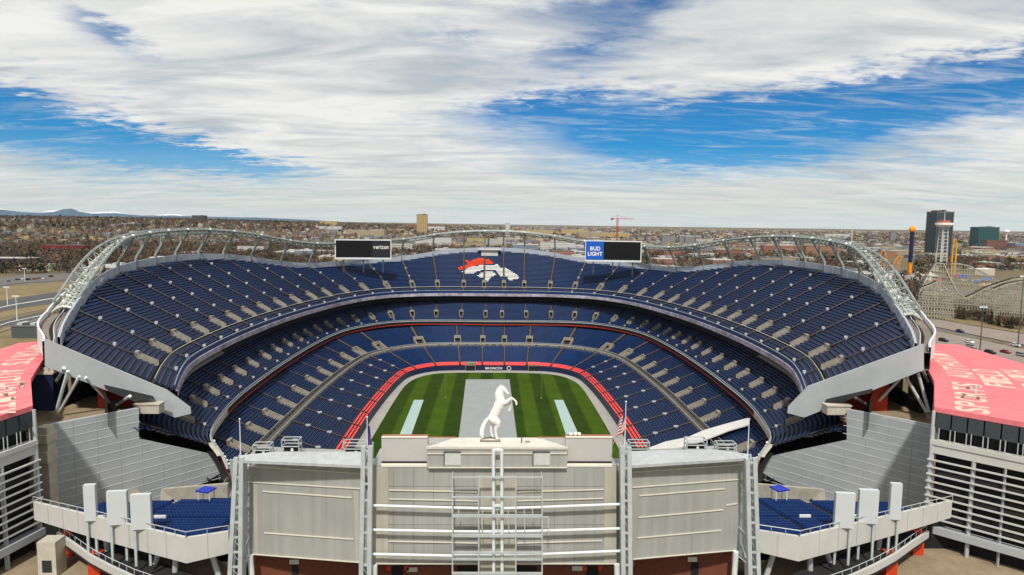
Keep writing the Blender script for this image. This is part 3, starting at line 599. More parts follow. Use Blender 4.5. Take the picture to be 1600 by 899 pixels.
# ------------------------------------------------------------------ the near sides, mirrored: screen wall, terrace, lobes
def side(sg):
    S = lambda x, y, z=0: Vector((XC + sg * abs(x), y, z)); X = (lambda x: x) if sg < 0 else (lambda x: 1540 - x)
    dy = (lambda y: y) if sg < 0 else (lambda y: y + 2)
    lab = 'left' if sg < 0 else 'right'
    # screen wall: metal panels on a vertical plane that runs back and inwards
    A, B = S(86, 128), S(75, 141); n = (B - A).normalized(); nrm = Vector((-n.y, n.x, 0));
    if nrm.y > 0: nrm = -nrm
    ppix = [(72, 665), (217, 638), (217, 686), (325, 709), (345, 714), (352, 735), (330, 748), (240, 790), (78, 810)]
    poly = [PL(X(x), dy(y), (A.x, A.y), (B.x, B.y)) for x, y in ppix]
    m = MB(); m.slab(poly, -nrm * 1.0, 0); pt = lambda x, y: PL(X(x), dy(y), (A.x, A.y), (B.x, B.y))
    P0 = pt(72, 665); L_ = 34; z_at = lambda t: None
    def top_z(t):          # roofline of the wall by distance along it
        a, b, c, d = [(p - P0).dot(n) for p in (poly[0], poly[1], poly[2], poly[4])]
        if t < b: return poly[0].z + (poly[1].z - poly[0].z) * t / b
        return poly[2].z + (poly[4].z - poly[2].z) * (t - c) / (d - c)
    tmax = (poly[4] - P0).dot(n); z = 9.5; k = 0
    q = lambda t, z: Vector((P0.x, P0.y, 0)) + n * t + nrm * .03 + Vector((0, 0, z))
    while z < 32:
        t0 = 0; seg = []; ts = np.linspace(0, tmax, 60); on = None
        for t in ts:
            ok = top_z(t) > z + .3
            if ok and on is None: on = t
            if (not ok or t == ts[-1]) and on is not None:
                m.bar(q(on, z), q(t, z), .05, .11, 1); on = None
        z += 1.75
    for t in np.linspace(.3, tmax - .5, 9): m.bar(q(t, 9), q(t, top_z(t) - .2), .05, .05, 0)
    m.build('screen_wall', [PANEL, mat('pale_seam', (.58, .61, .62), .6, .05)], STAD)
    # parapet block at the inner top corner
    c = pt(228, 641); m = MB(); m.box((c.x, c.y + 1.5, c.z - .9), (5.2, 2.4, 1.9), 0, 0); m.box((c.x, c.y + 1.5, c.z + 1.0), (5.6, 2.8, .25), 0, 0); m.build('parapet_block', CONCL, STAD)
    # terrace behind the wall
    m = MB(); m.prism([tuple(p)[:2] for p in ((S(88.5, 131), S(78, 144), S(84, 160), S(118, 160), S(118, 124)) if sg < 0 else (S(118, 124), S(118, 160), S(84, 160), S(78, 144), S(88.5, 131)))], 26.6, 27.9); m.build('terrace', TERR, STAD)
    # orange wall with a lower brown part
    m = MB(); a, b = D(X(152), dy(606), 147.5), D(X(228), dy(640), 149.0); m.slab([(a.x, 147.5, 27.2), (b.x, 149.5, 27.2), (b.x, 149.5, 32 if sg < 0 or 1 else 32), (a.x, 147.5, 34.5)], (0, .8, 0)); m.build('orange_wall', ORANGE, STAD)
    m = MB()
    for xx in (118, 107, 96): m.box(tuple(S(xx, 158.5, 27.5)), (9, 1, 7), 0, 0)
    m.build('inner_wall', CONC, STAD)
    # raking struts under the upper deck end, and their feet
    def strut(pa, za, pb, zb, r=.33):
        a = Z(X(pa[0]), dy(pa[1]), za); b = Z(X(pb[0]), dy(pb[1]), zb); m = MB(); m.tube(a, b, r, 10); m.build('strut', STEELW, STAD)
    strut((86, 650), 28, (106, 580), 38.5); strut((88, 650), 28, (124, 588), 37); strut((80, 612), 30, (100, 575), 39); strut((178, 636), 28, (134, 590), 36.5); strut((178, 636), 28, (203, 619), 33)
    for (x, y, s_) in ((86, 656, 2.6), (178, 638, 2.0), (77, 622, 2.4)):
        p = Z(X(x), dy(y), 27.9); m = MB(); m.tube((p.x, p.y, 27.7), (p.x, p.y, 29.6), s_ / 2, 10, 0, s_ * .36); m.build('strut_foot', CONC, STAD)
    # side lobe: curved pink roof with lettering, and louvred facade below
    zr_ = 38.0
    rp = [(51, 634), (48, 592), (76, 548), (76, 533), (30, 536), (-60, 566), (-120, 600), (-170, 680), (-60, 668)] if sg < 0 else [(1460, 636), (1460, 596), (1437, 553), (1436, 536), (1500, 539), (1600, 569), (1680, 600), (1740, 690), (1600, 660)]
    roof = [Z(x, y, zr_) for x, y in rp]; m = MB(); m.slab(roof, (0, 0, -.9), 0); m.build('lobe_roof', PINK, STAD)
    f0, f1 = roof[0], roof[-1]; fd = (f1 - f0).normalized(); ln = (roof[-2] - f0).dot(fd); fn = Vector((fd.y, -fd.x, 0));
    if fn.y > 0: fn = -fn
    fp = lambda t, z, o=0: Vector((f0.x, f0.y, 0)) + fd * t + fn * o + Vector((0, 0, z))
    sm2 = MB(); rpoly = [(p.x, p.y) for p in roof]
    for k in range(1, 26):       # membrane seams
        o_ = -k * 3.0; run = None
        for t in np.arange(-60, 80, 1.0):
            c_ = fp(t, 38.02, o_); ok = inpoly(c_.x, c_.y, rpoly)
            if ok and run is None: run = t
            if not ok and run is not None: sm2.bar(fp(run, 38.02, o_), fp(t - 1, 38.02, o_), .14, .05); run = None
    sm2.build('roof_seams', mat('seam_pink', (.66, .20, .21), .75, .15), STAD); m = MB()
    # lobe body
    m.slab([fp(0, 37.1, -1.6), fp(ln, 37.1, -1.6), fp(ln, GZ, -1.6), fp(0, GZ, -1.6)], -fn * 1.0, 0)
    m.slab([(roof[0].x, roof[0].y, 37), (roof[1].x, roof[1].y, 37), (roof[1].x, roof[1].y, 12), (roof[0].x, roof[0].y, 12)], (-sg * .0 + sg * 1.0, 0, 0), 2)
    m.slab([(p.x, p.y, 37.05) for p in (roof[1], roof[3], roof[4], roof[5])], (0, 0, -.5), 0)
    for a_, b_ in ((3, 4), (4, 5), (5, 6)): m.slab([(roof[a_].x, roof[a_].y, 37.1), (roof[b_].x, roof[b_].y, 37.1), (roof[b_].x, roof[b_].y, GZ - 1), (roof[a_].x, roof[a_].y, GZ - 1)], (0, -1, 0), 1)
    m.build('lobe_body', [DARK, PANELL, CONC], STAD)
    # top glazing with posts
    m = MB(); t = .3
    while t < ln - 1:
        m.slab([fp(t + .12, 34.2, 0), fp(t + 2.3, 34.2, 0), fp(t + 2.3, 37.0, 0), fp(t + .12, 37.0, 0)], -fn * .15, 0); t += 2.42
    m.build('glazing', mat('tinted_glass', (.05, .062, .068), .25, .15), STAD)
    m = MB(); t = .3
    while t < ln - 1:
        for tt in (t, t + .7): m.tube(fp(tt, 31.9, .1), fp(tt, 34.3, .1), .09, 5)
        t += 2.42
    m.tube(fp(0, 12, .2), fp(0, 37.3, .2), .28, 8)
    m.build('balcony_posts', STEEL, STAD)
    m = MB(); m.slab([fp(-.2, 31.2, .5), fp(ln, 31.2, .5), fp(ln, 32.0, .5), fp(-.2, 32.0, .5)], -fn * 1.5); m.slab([fp(-.2, 29.6, .3), fp(ln, 29.6, .3), fp(ln, 31.15, .3), fp(-.2, 31.15, .3)], -fn * 1.2); m.build('balcony_beam', PANELL, STAD)
    z = 28.4
    while z > 16.6:
        m = MB(); m.bar(fp(-.4, z, .5), fp(ln, z, .5), .35, .24); m.build('louvre', PANELL, STAD); z -= 1.34
    for t in (0.2, 6.5, 11, 15.5):
        m = MB(); m.bar(fp(t, 12, .1), fp(t, 29.7, .1), .6 if t in (0.2, 6.5) else .25, .35); m.build('facade_post', PANEL, STAD)
    m = MB()
    for z_ in (17.6, 21.6, 25.6): m.slab([fp(1, z_, -.6), fp(ln, z_, -.6), fp(ln, z_ + .9, -.6), fp(1, z_ + .9, -.6)], -fn * .5)
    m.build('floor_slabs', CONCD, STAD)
    m = MB(); m.slab([fp(-.3, 15.0, .9), fp(ln, 15.0, .9), fp(ln, 16.3, .9), fp(-.3, 16.3, .9)], -fn * 1.8); m.build('base_beam', PANEL, STAD)
    # corner column beside the screen wall
    m = MB(); c = D(X(64), dy(700), 124.5); m.box((c.x, c.y + 1.6, 10), (1.9, 2.4, 20.5), 0, 0); m.box((c.x, c.y + 1.4, 27.5), (2.5, 3, 1.6), 0, 0); m.box((c.x, c.y + 1.4, 23.6), (2.3, 3, 2.2), 0, 0); m.build('corner_column', CONCL, STAD)
    # navy plant box between lobe and struts, with its tray of equipment
    c = Z(X(66), dy(632), 29.5); m = MB(); m.box((c.x, c.y + 3.0, 27.6), (4.4, 5.0, 8.4), 0, 0); m.box((c.x, c.y + 3.0, 36.0), (4.7, 5.4, .3), 0, 1)
    for k in range(7): m.box((c.x + random.uniform(-1.8, 1.8), c.y + 3 + random.uniform(-2, 2), 36.3), (random.uniform(.4, 1), random.uniform(.4, 1), random.uniform(.3, .8)), random.random(), 1)
    m.build('plant_box', [NAVY, CONCL], STAD)
    # roof vents
    for k in range(9):
        x, y = (X(random.randint(5, 46)), random.randint(600, 626)); p = Z(x, y, zr_); m = MB(); m.box((p.x, p.y, zr_), (.5, .5, .45), random.random()); m.build('roof_vent', CONC if k % 2 else PANELL, STAD)
    return roof, fp
roofL, fpL = side(-1); roofR, fpR = side(1)
# painted roof lettering, letter by letter along a curve
def roof_text(text, pix, size, side_):
    P = [Z(x, y, 38.03) for x, y in pix]; cum = [0]
    for a, b in zip(P[:-1], P[1:]): cum.append(cum[-1] + (b - a).length)
    def at(d):
        for i in range(len(P) - 1):
            if d <= cum[i + 1] or i == len(P) - 2:
                f = (d - cum[i]) / (cum[i + 1] - cum[i]); return P[i].lerp(P[i + 1], f), (P[i + 1] - P[i]).normalized()
    m = MB(); n = len(text); adv = cum[-1] / n
    for i, ch in enumerate(text):
        if ch == ' ': continue
        p, t = at((i + .08) * adv); up = Vector((-t.y, t.x, 0)); g = glyph(ch)
        m.add([p + t * ((v[0] - g[2]) / (g[3] - g[2]) * adv * .84) + up * (v[1] / .7 * size - size / 2) for v in g[0]], g[1])
    return m
m = roof_text('SPORTS AUTHORITY', [(1519, 645), (1516, 620), (1509, 598), (1494, 577), (1470, 558), (1440, 542)], 5.0, 1); m.build('roof_lettering', LETTER, STAD)
m = roof_text('FIELD', [(1563, 605), (1552, 590), (1536, 577)], 5.0, 1); m.build('roof_lettering', LETTER, STAD)
m = roof_text('AT MILE HIGH', [(1640, 640), (1622, 606), (1582, 578)], 5.0, 1); m.build('roof_lettering', LETTER, STAD)
m = roof_text('SPORTS AUTHORITY', [(73, 538), (50, 549), (28, 565), (10, 588), (-2, 612), (-6, 650)], 5.0, -1); m.build('roof_lettering', LETTER, STAD)

# ------------------------------------------------------------------ south stands (small blue blocks beside the scoreboard wall)
def south(sg):
    X = (lambda x: x) if sg < 0 else (lambda x: 1540 - x); dy = lambda y: y + (0 if sg < 0 else -2); lab = 'left' if sg < 0 else 'right'
    zt = 23.4
    A, B, C = Z(X(52), dy(785), zt), Z(X(290), dy(841), zt), Z(X(357), dy(831), zt)
    st = thing('end_stand', 'small blue seating block with pale fascia %s of the tall grey wall' % lab, 'seating stand', (B.x, B.y, 12))
    def fasc(p, q, h0, h1):
        d = (q - p).normalized(); n = Vector((d.y, -d.x, 0));
        if n.y > 0: n = -n
        m = MB(); m.slab([p, q, q - Vector((0, 0, h1)), p - Vector((0, 0, h0))], -n * .5, 0)
        k = int((q - p).length / 4.5) + 1
        for i in range(1, k): c = p.lerp(q, i / k); m.bar(c + n * .03, c + n * .03 - Vector((0, 0, min(h0, h1) + .2)), .06, .06, 1)
        m.build('fascia_panel', [PANELL, PANEL], st)
    m2 = A.lerp(B, .42)
    fasc(A, m2, 3.0, 3.6); fasc(m2, B, 3.6, 3.9); fasc(B, C, 3.9, 3.4)
    # sloping seats
    y_back = 122.0; zs = lambda y, yf: zt - .6 - (y - yf) * .17
    poly = [(A.x - sg * 4.5, A.y + 2.2), (B.x, B.y + 1.2), (C.x - sg * 3, C.y + 1.2), (C.x - sg * 3, y_back), (A.x - sg * 6, y_back - 5)]
    y0 = B.y + 1.2; zf = lambda y: zt - .9 - (y - y0) * .18
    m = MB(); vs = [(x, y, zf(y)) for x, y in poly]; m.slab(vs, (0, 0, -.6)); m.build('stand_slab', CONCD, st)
    rows = []; y = y0 + .5; k = 0
    while y < y_back - .5:
        xs = []
        x = min(p[0] for p in poly)
        while x < max(p[0] for p in poly):
            if inpoly(x, y, poly) and inpoly(x, y - .5, poly): xs.append(x)
            x += .56
        if not (9.6 < y - y0 < 11.4): rows.append((y, xs))
        y += 1.0; k += 1
    for half in (0, 1):
        m = MB()
        for (y, xs) in rows:
            if (y - y0 < 10.5) == (half == 0):
                for x in xs:
                    if abs(x - (B.x + 3)) < .6 or abs(x - (B.x + sg * 12)) < .6: continue
                    z = zf(y); a, b = x - .24, x + .24
                    prof = [(.05, .40), (-.32, .42), (-.40, .92), (-.52, .92), (-.46, .30)]
                    P = [(a, y + p, z + q) for p, q in prof]; Q = [(b, y + p, z + q) for p, q in prof]; m.add(P + Q, [(j, (j + 1) % 5, 5 + (j + 1) % 5, 5 + j) for j in range(5)] + [(4, 3, 2, 1, 0), (5, 6, 7, 8, 9)])
        if m.f: tag(m.build('seating_section', SEATL, st), kind='stuff')
    # cross aisle wall and pale end blocks
    m = MB()
    for xx in np.arange(min(A.x, C.x) + 12, max(A.x, C.x) - 8, 9.0): m.box((xx, y0 + 10.3, zf(y0 + 10.3)), (1.9, .3, 1.0), 0)
    m.build('aisle_block', STEELW, st)
    # front rail
    m = MB(); up = Vector((0, 0, .95))
    for p, q in ((A, B), (B, C)):
        m.tube(p + up, q + up, .06, 5); n = int((q - p).length / 2)
        for i in range(n + 1): c = p.lerp(q, i / n); m.tube(c, c + up, .05, 4)
    m.build('rail', STEEL, st)
    # raking legs below
    for px, py, qx, qy in ((262, 875, 255, 905), (318, 872, 335, 905), (240, 862, 212, 905), (150, 842, 152, 905)):
        a = Z(X(px), dy(py), 19.6); b = Vector((a.x + (qx - px) * .1 * (1 if sg < 0 else -1), a.y + 3, 12)); m = MB(); m.tube(a + Vector((0, 2.5, 0)), b, .42, 8); m.build('leg', STEEL, st)
    # beige back wall and roof beyond the seats
    pa, pb = D(X(240), dy(781), 124), D(X(356), dy(781), 124)
    m = MB(); m.slab([(pa.x, 124, 8), (pb.x, 124, 8), (pb.x, 124, 19.9), (pa.x, 127, 17.6)], (0, .8, 0)); m.build('back_wall', mat('stained_concrete', (.33, .31, .26), .85, .2, .6), st)
    m = MB(); c = D(X(322), dy(764), 119); m.box((c.x, c.y, c.z - .3), (2.6, 2.4, .25), .3 * sg, 0)
    for ax in (-1, 1):
        for ay in (-1, 1): m.tube((c.x + ax, c.y + ay, c.z - 3.2), (c.x + ax, c.y + ay, c.z - .3), .1, 5, 1)
    for k in range(4): m.tube((c.x + sg * -.5 * k - sg * 1.6, c.y - 1.2, c.z - 2.6 - k * .5), (c.x - sg * (6 + .4 * k), c.y - 4.5, c.z - 5 - .4 * k), .09, 5, 1)
    tag(m.build('stair_canopy', [mat('canopy_blue', (.01, .03, .35), .5, .1), STEELW]), 'small blue canopy on posts over the stair %s of the tall wall' % lab, 'canopy')
    # curved ramp below the fascia
    rp = [(88, 832), (112, 848), (140, 868), (170, 884), (205, 900), (250, 916)]; pts = [Z(X(x), dy(y), 17.5) for x, y in rp]
    m = MB()
    for a, b in zip(pts[:-1], pts[1:]):
        d = (b - a).normalized(); n = Vector((-d.y, d.x, 0)); n = n if n.y > 0 else -n
        m.slab([a, b, b - Vector((0, 0, 1.25)), a - Vector((0, 0, 1.25))], n * .4, 0); m.slab([a - Vector((0, 0, 1.2)), b - Vector((0, 0, 1.2)), b + n * 6 - Vector((0, 0, 1.2)), a + n * 6 - Vector((0, 0, 1.2))], (0, 0, -.4), 1)
        m.tube(a + Vector((0, 0, .8)) + n * .5, b + Vector((0, 0, .8)) + n * .5, .06, 4, 2)
        for f in (0, .33, .66): c = a.lerp(b, f) + n * .5; m.tube(c, c + Vector((0, 0, .8)), .05, 4, 2)
    m.build('ramp', [PANELL, CONCD, STEEL], st)
    # dark undercroft and orange piers
    m = MB(); c = (A + B) / 2; m.box((c.x - sg * 2, 114, 10), (52, 1.0, 8.6), 0, 0); m.build('undercroft_wall', DARK, st)
    for px, py, hh in ((98, 868, 3.6), (140, 905, 3)):
        p = Z(X(px), dy(py), 13.0); m = MB(); m.box((p.x, p.y + 2, 11), (1.9, 1.6, 5.5), 0); m.build('pier', ORANGE, st)
    # white kiosk
    p = Z(X(76), dy(893), 13); m = MB(); m.box((p.x, p.y + 1, 12), (2.9, 2.6, 6.0), 0, 0); m.box((p.x, p.y - .33, 13), (1.5, .1, 2.0), 0, 1)
    if sg < 0: tag(m.build('kiosk', [CONCL, GLASS]), 'small pale kiosk with one window beneath the left louvred facade', 'kiosk')
    # three blank sign boards on posts seen from behind
    names = ['outermost', 'middle', 'innermost']
    specs = [((130, 757), (153, 813), 866, 1.55), ((168, 767), (200, 819), 876, 0.0), ((205, 772), (237, 826), 884, .0)]
    for nm, (a, b, yb, rot) in zip(names, specs):
        yy = A.y + (B.y - A.y) * ((a[0] - 52) / 238) - 1.2
        p, q = D(X(a[0]), dy(a[1]), yy), D(X(b[0]), dy(b[1]), yy); xc = (p.x + q.x) / 2; wd = abs(p.x - q.x) * (1.0 if rot < 1 else .85); zb = D(X(a[0]), dy(yb), yy).z
        t = thing('sign_board', 'blank pale upright panel on two posts, %s of the three %s of the grey wall' % (nm, lab), 'sign board', (xc, yy, zb), 'blank sign boards facing away')
        tilt = sg * -.12; k_, n_ = math.cos(tilt), math.sin(tilt)
        m = MB(); m.box((xc, yy, q.z), (wd, .75, p.z - q.z), tilt, 0); m.build('panel', mat('sign_back', (.50, .53, .54), .4, .05, .3), t)
        for s_ in (-1, 1):
            m = MB(); cx, cy = xc + k_ * s_ * wd * .36, yy + n_ * s_ * wd * .36; m.box((cx, cy, zb), (.34, .34, q.z - zb), tilt); m.build('post', STEEL, t)
south(-1); south(1)

# ------------------------------------------------------------------ scoreboard wall with the horse
SB = thing('scoreboard_wall', 'tall corrugated grey rear of the scoreboard with pipes and pylons across the near end', 'scoreboard building', (XC, 95, 12))
def face(pix, ys, thick, name, mats, extra=None):
    P = [D(x, y, yy) for (x, y), yy in zip(pix, ys)]; m = MB(); m.slab(P, (0, thick, 0), 0)
    if extra: extra(m)
    return m.build(name, mats, SB)
def trims(lst, ysf, name='trim', r=.11):
    for (x0, y0, x1, y1) in lst:
        m = MB(); a, b = D(x0, y0, ysf(x0)), D(x1, y1, ysf(x1)); m.bar(a, b, .14, .13); m.build(name, TRIM, SB)
yc = lambda x: 91.88
def joints(x0, x1, y0, y1, yf, nx, nz):
    def ex(m):
        for k in range(1, nx): x = x0 + (x1 - x0) * k / nx; m.bar(D(x, y0 + 2, yf(x) - .01), D(x, y1 - 2, yf(x) - .01), .05, .04, 1)
        for k in range(1, nz): y = y0 + (y1 - y0) * k / nz; m.bar(D(x0, y, yf(x0) - .01), D(x1, y, yf(x1) - .01), .04, .05, 1)
    return ex
JM = mat('panel_joint', (.17, .165, .15), .8, .2)
face([(581, 727), (963, 727), (963, 883), (581, 883)], [92] * 4, 7, 'cladding', [CLAD, JM], joints(583, 961, 730, 880, lambda x: 92.0, 12, 5))
for x0, x1 in ((581, 607), (944, 963)): face([(x0, 731), (x1, 731), (x1, 880), (x0, 880)], [91.9] * 4, .3, 'cladding_strip', CLAD2)
face([(748, 745), (806, 745), (806, 896), (748, 896)], [91.7] * 4, .5, 'cladding_strip', CLAD2)
trims([(608, 766, 746, 769), (608, 780, 746, 783), (608, 846, 746, 849), (808, 769, 943, 765), (808, 783, 943, 779), (808, 849, 940, 845), (581, 881, 963, 881)], yc)
yl = lambda x: 92.2 + (566 - x) / 186 * 3.6; yr = lambda x: 92.2 + (x - 986) / 180 * 3.6
def wing(pix, yf, name): return face(pix, [yf(p[0]) for p in pix], 6, name, CLAD)
wing([(381, 719), (566, 727), (563, 880), (390, 867)], lambda x: yl(x) , 'cladding'); wing([(986, 727), (1163, 716), (1150, 860), (989, 876)], yr, 'cladding')
f = lambda x: yl(x) - .1
trims([(380, 728, 564, 740), (383, 753, 564, 764), (410, 768, 550, 778), (413, 833, 552, 843), (391, 866, 562, 879)], f)
face([(395, 756), (409, 758), (413, 867), (399, 866)], [yl(400) - .06] * 4, .3, 'cladding_strip', CLAD2); face([(552, 768), (562, 769), (562, 878), (556, 878)], [yl(557) - .06] * 4, .3, 'cladding_strip', CLAD2)
f = lambda x: yr(x) - .1
trims([(988, 738, 1161, 726), (988, 762, 1160, 749), (999, 775, 1133, 764), (998, 809, 1130, 797), (996, 841, 1127, 829), (989, 874, 1150, 860), (1135, 790, 1152, 787)], f)
for x0, x1 in ((560, 584), (960, 990)): face([(x0, 728), (x1, 728), (x1, 886), (x0, 886)], [94.2] * 4, 3, 'cladding_strip', CLAD)
# side returns
face([(358, 719), (381, 719), (390, 867), (380, 899)], [100, 96.2, 96.2, 99], .4, 'side_return', PANEL); face([(1163, 716), (1186, 716), (1165, 880), (1150, 860)], [96.2, 100, 99, 96.2], .4, 'side_return', PANEL)
# wing roofs (standing seam, sloping back)
def roofpoly(pix, zs): P = [Z(x, y, z) for (x, y), z in zip(pix, zs)]; m = MB(); m.slab(P, (0, 0, -.4)); return m
for pix in ([(378, 719.5), (566, 727.5), (566, 706), (432, 706), (372, 712)], [(986, 727.5), (1166, 716), (1172, 710), (1110, 702), (985, 705)]):
    zz = [36.2, 36.2, 36.6, 36.6, 36.5] if pix[0][0] < 700 else [36.2, 36.2, 36.5, 36.6, 36.6]
    roofpoly(pix, zz).build('wing_roof', ROOFM, SB)
# top parapet boxes with rusty coping
for x0, x1 in ((596, 668), (884, 956)):
    a = D(x0, 684, 92.3); b = D(x1, 722, 92.3); m = MB(); m.slab([(a.x, 92.3, a.z), (b.x, 92.3, a.z), (b.x, 92.3, b.z), (a.x, 92.3, b.z)], (0, 1.2, 0), 0); m.bar((a.x, 92.45, a.z + .04), (b.x, 92.45, a.z + .04), .5, .14, 3); m.bar((a.x, 93.3, a.z + .02), (b.x, 93.3, a.z + .02), .45, .14, 1); m.bar((a.x, 92.2, b.z + .02), (b.x, 92.2, b.z + .02), .2, .15, 2); m.slab([(a.x, 91.9, b.z - .55), (b.x, 91.9, b.z - .55), (b.x, 92.3, b.z - .05), (a.x, 92.3, b.z - .05)], (0, .8, 0), 3)
    m.build('parapet_box', [mat('parapet_sheet', (.46, .45, .43), .5, .04, .3), RUST, DARK, TRIM], SB)
for x0, x1, xx in ((668, 712, 712), (840, 884, 840)):
    a = D(x0, 684, 93.5); b = D(x1, 684, 93.5); m = MB(); m.slab([(a.x, 93.4, a.z), (b.x, 93.4, a.z), (b.x, 93.4, a.z - 1.2), (a.x, 93.4, a.z - 2.5)], (0, .5, 0), 0); m.bar((a.x, 93.6, a.z), (b.x, 93.6, a.z), .3, .12, 1); m.build('coping_link', [mat('parapet_sheet', (.46, .45, .43)), RUST], SB)
for px_ in (892, 899, 905):
    p = D(px_, 683, 92.9); m = MB(); m.ball((p.x, 92.9, p.z + .45), .26, 0, 8, 5); m.tube((p.x, 92.9, p.z), (p.x, 92.9, p.z + .3), .08, 5); m.build('parapet_lamp', WHITE, SB)
# centre box, hipped roof and two pale windows
a = D(667, 699, 91.5); b = D(886, 731, 91.5); m = MB(); m.slab([(a.x, 91.5, a.z), (b.x, 91.5, a.z), (b.x, 91.5, b.z), (a.x, 91.5, b.z)], (0, 3.4, 0)); m.build('centre_box', CLAD, SB)
fr = [Z(667, 698.5, a.z), Z(886, 698.5, a.z)]; bk = [Z(842, 684, a.z + .7), Z(712, 684, a.z + .7)]; m = MB(); m.slab([fr[0], fr[1], bk[0], bk[1]], (0, 0, -.25)); m.slab([(a.x - .1, 91.35, a.z - .25), (b.x + .1, 91.35, a.z - .25), (b.x + .1, 91.35, a.z + .05), (a.x - .1, 91.35, a.z + .05)], (0, .4, 0)); m.build('centre_roof', mat('pale_membrane', (.52, .50, .45), .7, .1, .8), SB)
ZH = a.z + .35
trims([(667, 709, 693, 709), (720, 709, 770, 709), (785, 709, 833, 709), (859, 709, 886, 709), (669, 731, 886, 731)], lambda x: 91.38)
for x0, x1 in ((694, 720), (833, 859)):
    a1, b1 = D(x0, 706, 91.42), D(x1, 727, 91.42); m = MB(); m.slab([(a1.x, 91.42, a1.z), (b1.x, 91.42, a1.z), (b1.x, 91.42, b1.z), (a1.x, 91.42, b1.z)], (0, .3, 0), 0)
    m.bar((a1.x, 91.36, a1.z), (b1.x, 91.36, a1.z), .14, .14, 1); m.bar((a1.x, 91.36, b1.z), (a1.x, 91.36, a1.z), .14, .14, 1); m.build('window', [mat('pale_window', (.50, .53, .50), .35, .08), STEELD], SB)
# roof hatch details
m = MB(); p = Z(815, 692, ZH); m.tube(p, p + Vector((0, 0, .9)), .08, 6); m.tube(p + Vector((.5, 0, .2)), p + Vector((1.2, 0, .2)), .07, 5); m.build('roof_vent', STEELD, SB)
# pylons: twin columns with rungs
def pylon(l, r, y, w_=(.42, .5)):
    pt = thing('x', '', '') if 0 else None
    m = MB(); A0, A1 = D(l[0], l[1], y), D(l[2], l[3], y); B0, B1 = D(r[0], r[1], y), D(r[2], r[3], y)
    m.bar(A0, A1, w_[0], .6); m.bar(B0, B1, w_[1], .6); back = Vector((0, 1.6, 0)); n = 9
    for k in range(n):
        f_ = (k + .3) / n; a, b = A0.lerp(A1, f_), B0.lerp(B1, f_); m.bar(a, b, .26, .26)
        if k < n - 1: m.tube(a, B0.lerp(B1, f_ + 1 / n) + back * .3, .06, 5)
        m.tube(a, a + back, .08, 5); m.tube(b, b + back, .08, 5)
    m.bar(A0 + back, A1 + back, .25, .25); m.bar(B0 + back, B1 + back, .25, .25)
    return m.build('pylon', STEEL, SB)
pylon((369, 715, 358, 925), (378, 715, 376, 925), 92.6, (.42, .75)); pylon((568, 697, 564, 925), (579, 697, 577, 925), 89.8, (.5, .6)); pylon((972, 697, 974, 925), (983, 699, 985, 925), 89.8, (.5, .45)); pylon((1167, 716, 1172, 925), (1179, 716, 1186, 925), 92.6, (.75, .42))
m = MB()
for x0, y0, x1, y1 in ((373, 803, 388, 790), (376, 820, 390, 828), (376, 870, 391, 835), (375, 885, 395, 868)): m.tube(D(x0, y0, 93), D(x1, y1, 96), .09, 5)
for x0, y0, x1, y1 in ((1165, 770, 1155, 755), (1166, 835, 1153, 822), (1166, 872, 1155, 835), (1167, 880, 1152, 868)): m.tube(D(x0, y0, 93), D(x1, y1, 96), .09, 5)
m.build('brace', STEELW, SB)
for x0, x1, y0, yy in ((391, 396, 868, 95), (1150, 1145, 862, 95), (585, 586, 884, 91), (964, 965, 882, 91)):
    m = MB(); m.tube(D(x0, y0, yy), D(x1, 930, yy), .42, 10); m.build('leg', STEELW, SB)
# long horizontal pipes
for i, (yl_, ym, yr_) in enumerate(((790, 796, 788), (828, 832, 826), (866, 870, 861))):
    m = MB(); m.path([D(580, yl_, 90.7), D(705, (yl_ + ym) / 2 + .6, 90.7), D(775, ym - 1, 90.7), D(848, (yr_ + ym) / 2 + .6, 90.7), D(971, yr_, 90.7)], .20, 8); m.build('pipe', STEELW, SB)
# centre twin mast and the lettering frame
m = MB()
for x in (771, 784): m.tube(D(x, 703, 90.3), D(x + .5, 925, 90.3), .24, 8)
for y in (703, 749, 790, 830): m.bar(D(771, y, 90.3), D(784, y, 90.3), .35, .3)
m.build('mast', STEELW, SB)
m = MB(); yf = 89.7
for x in (707, 748, 806, 847): m.bar(D(x, 745, yf), D(x, 897, yf), .18, .18)
for y, h in ((746, .16), (777, .18), (806, .40), (837, .40), (864, .35), (874, .22), (896, .32)): m.bar(D(706, y, yf), D(848, y + (0 if y < 800 else .5), yf), .25, h)
for x in (717, 754, 777, 794, 819, 832): m.bar(D(x, 795, yf), D(x - 1 if x < 776 else x + 1, 806 if x in (717, 832) else 832, yf), .12, .12)
m.bar(D(857, 808, yf), D(857, 837, yf), .14, .14); m.bar(D(848, 808, yf), D(858, 808, yf), .14, .14)
for x, y in ((707, 746), (748, 777), (806, 777), (847, 746), (707, 837), (847, 837)): m.bar(D(x, y, yf), D(x, y, yf) + Vector((0, 2.0, 0)), .14, .14)
m.build('frame', STEEL, SB)
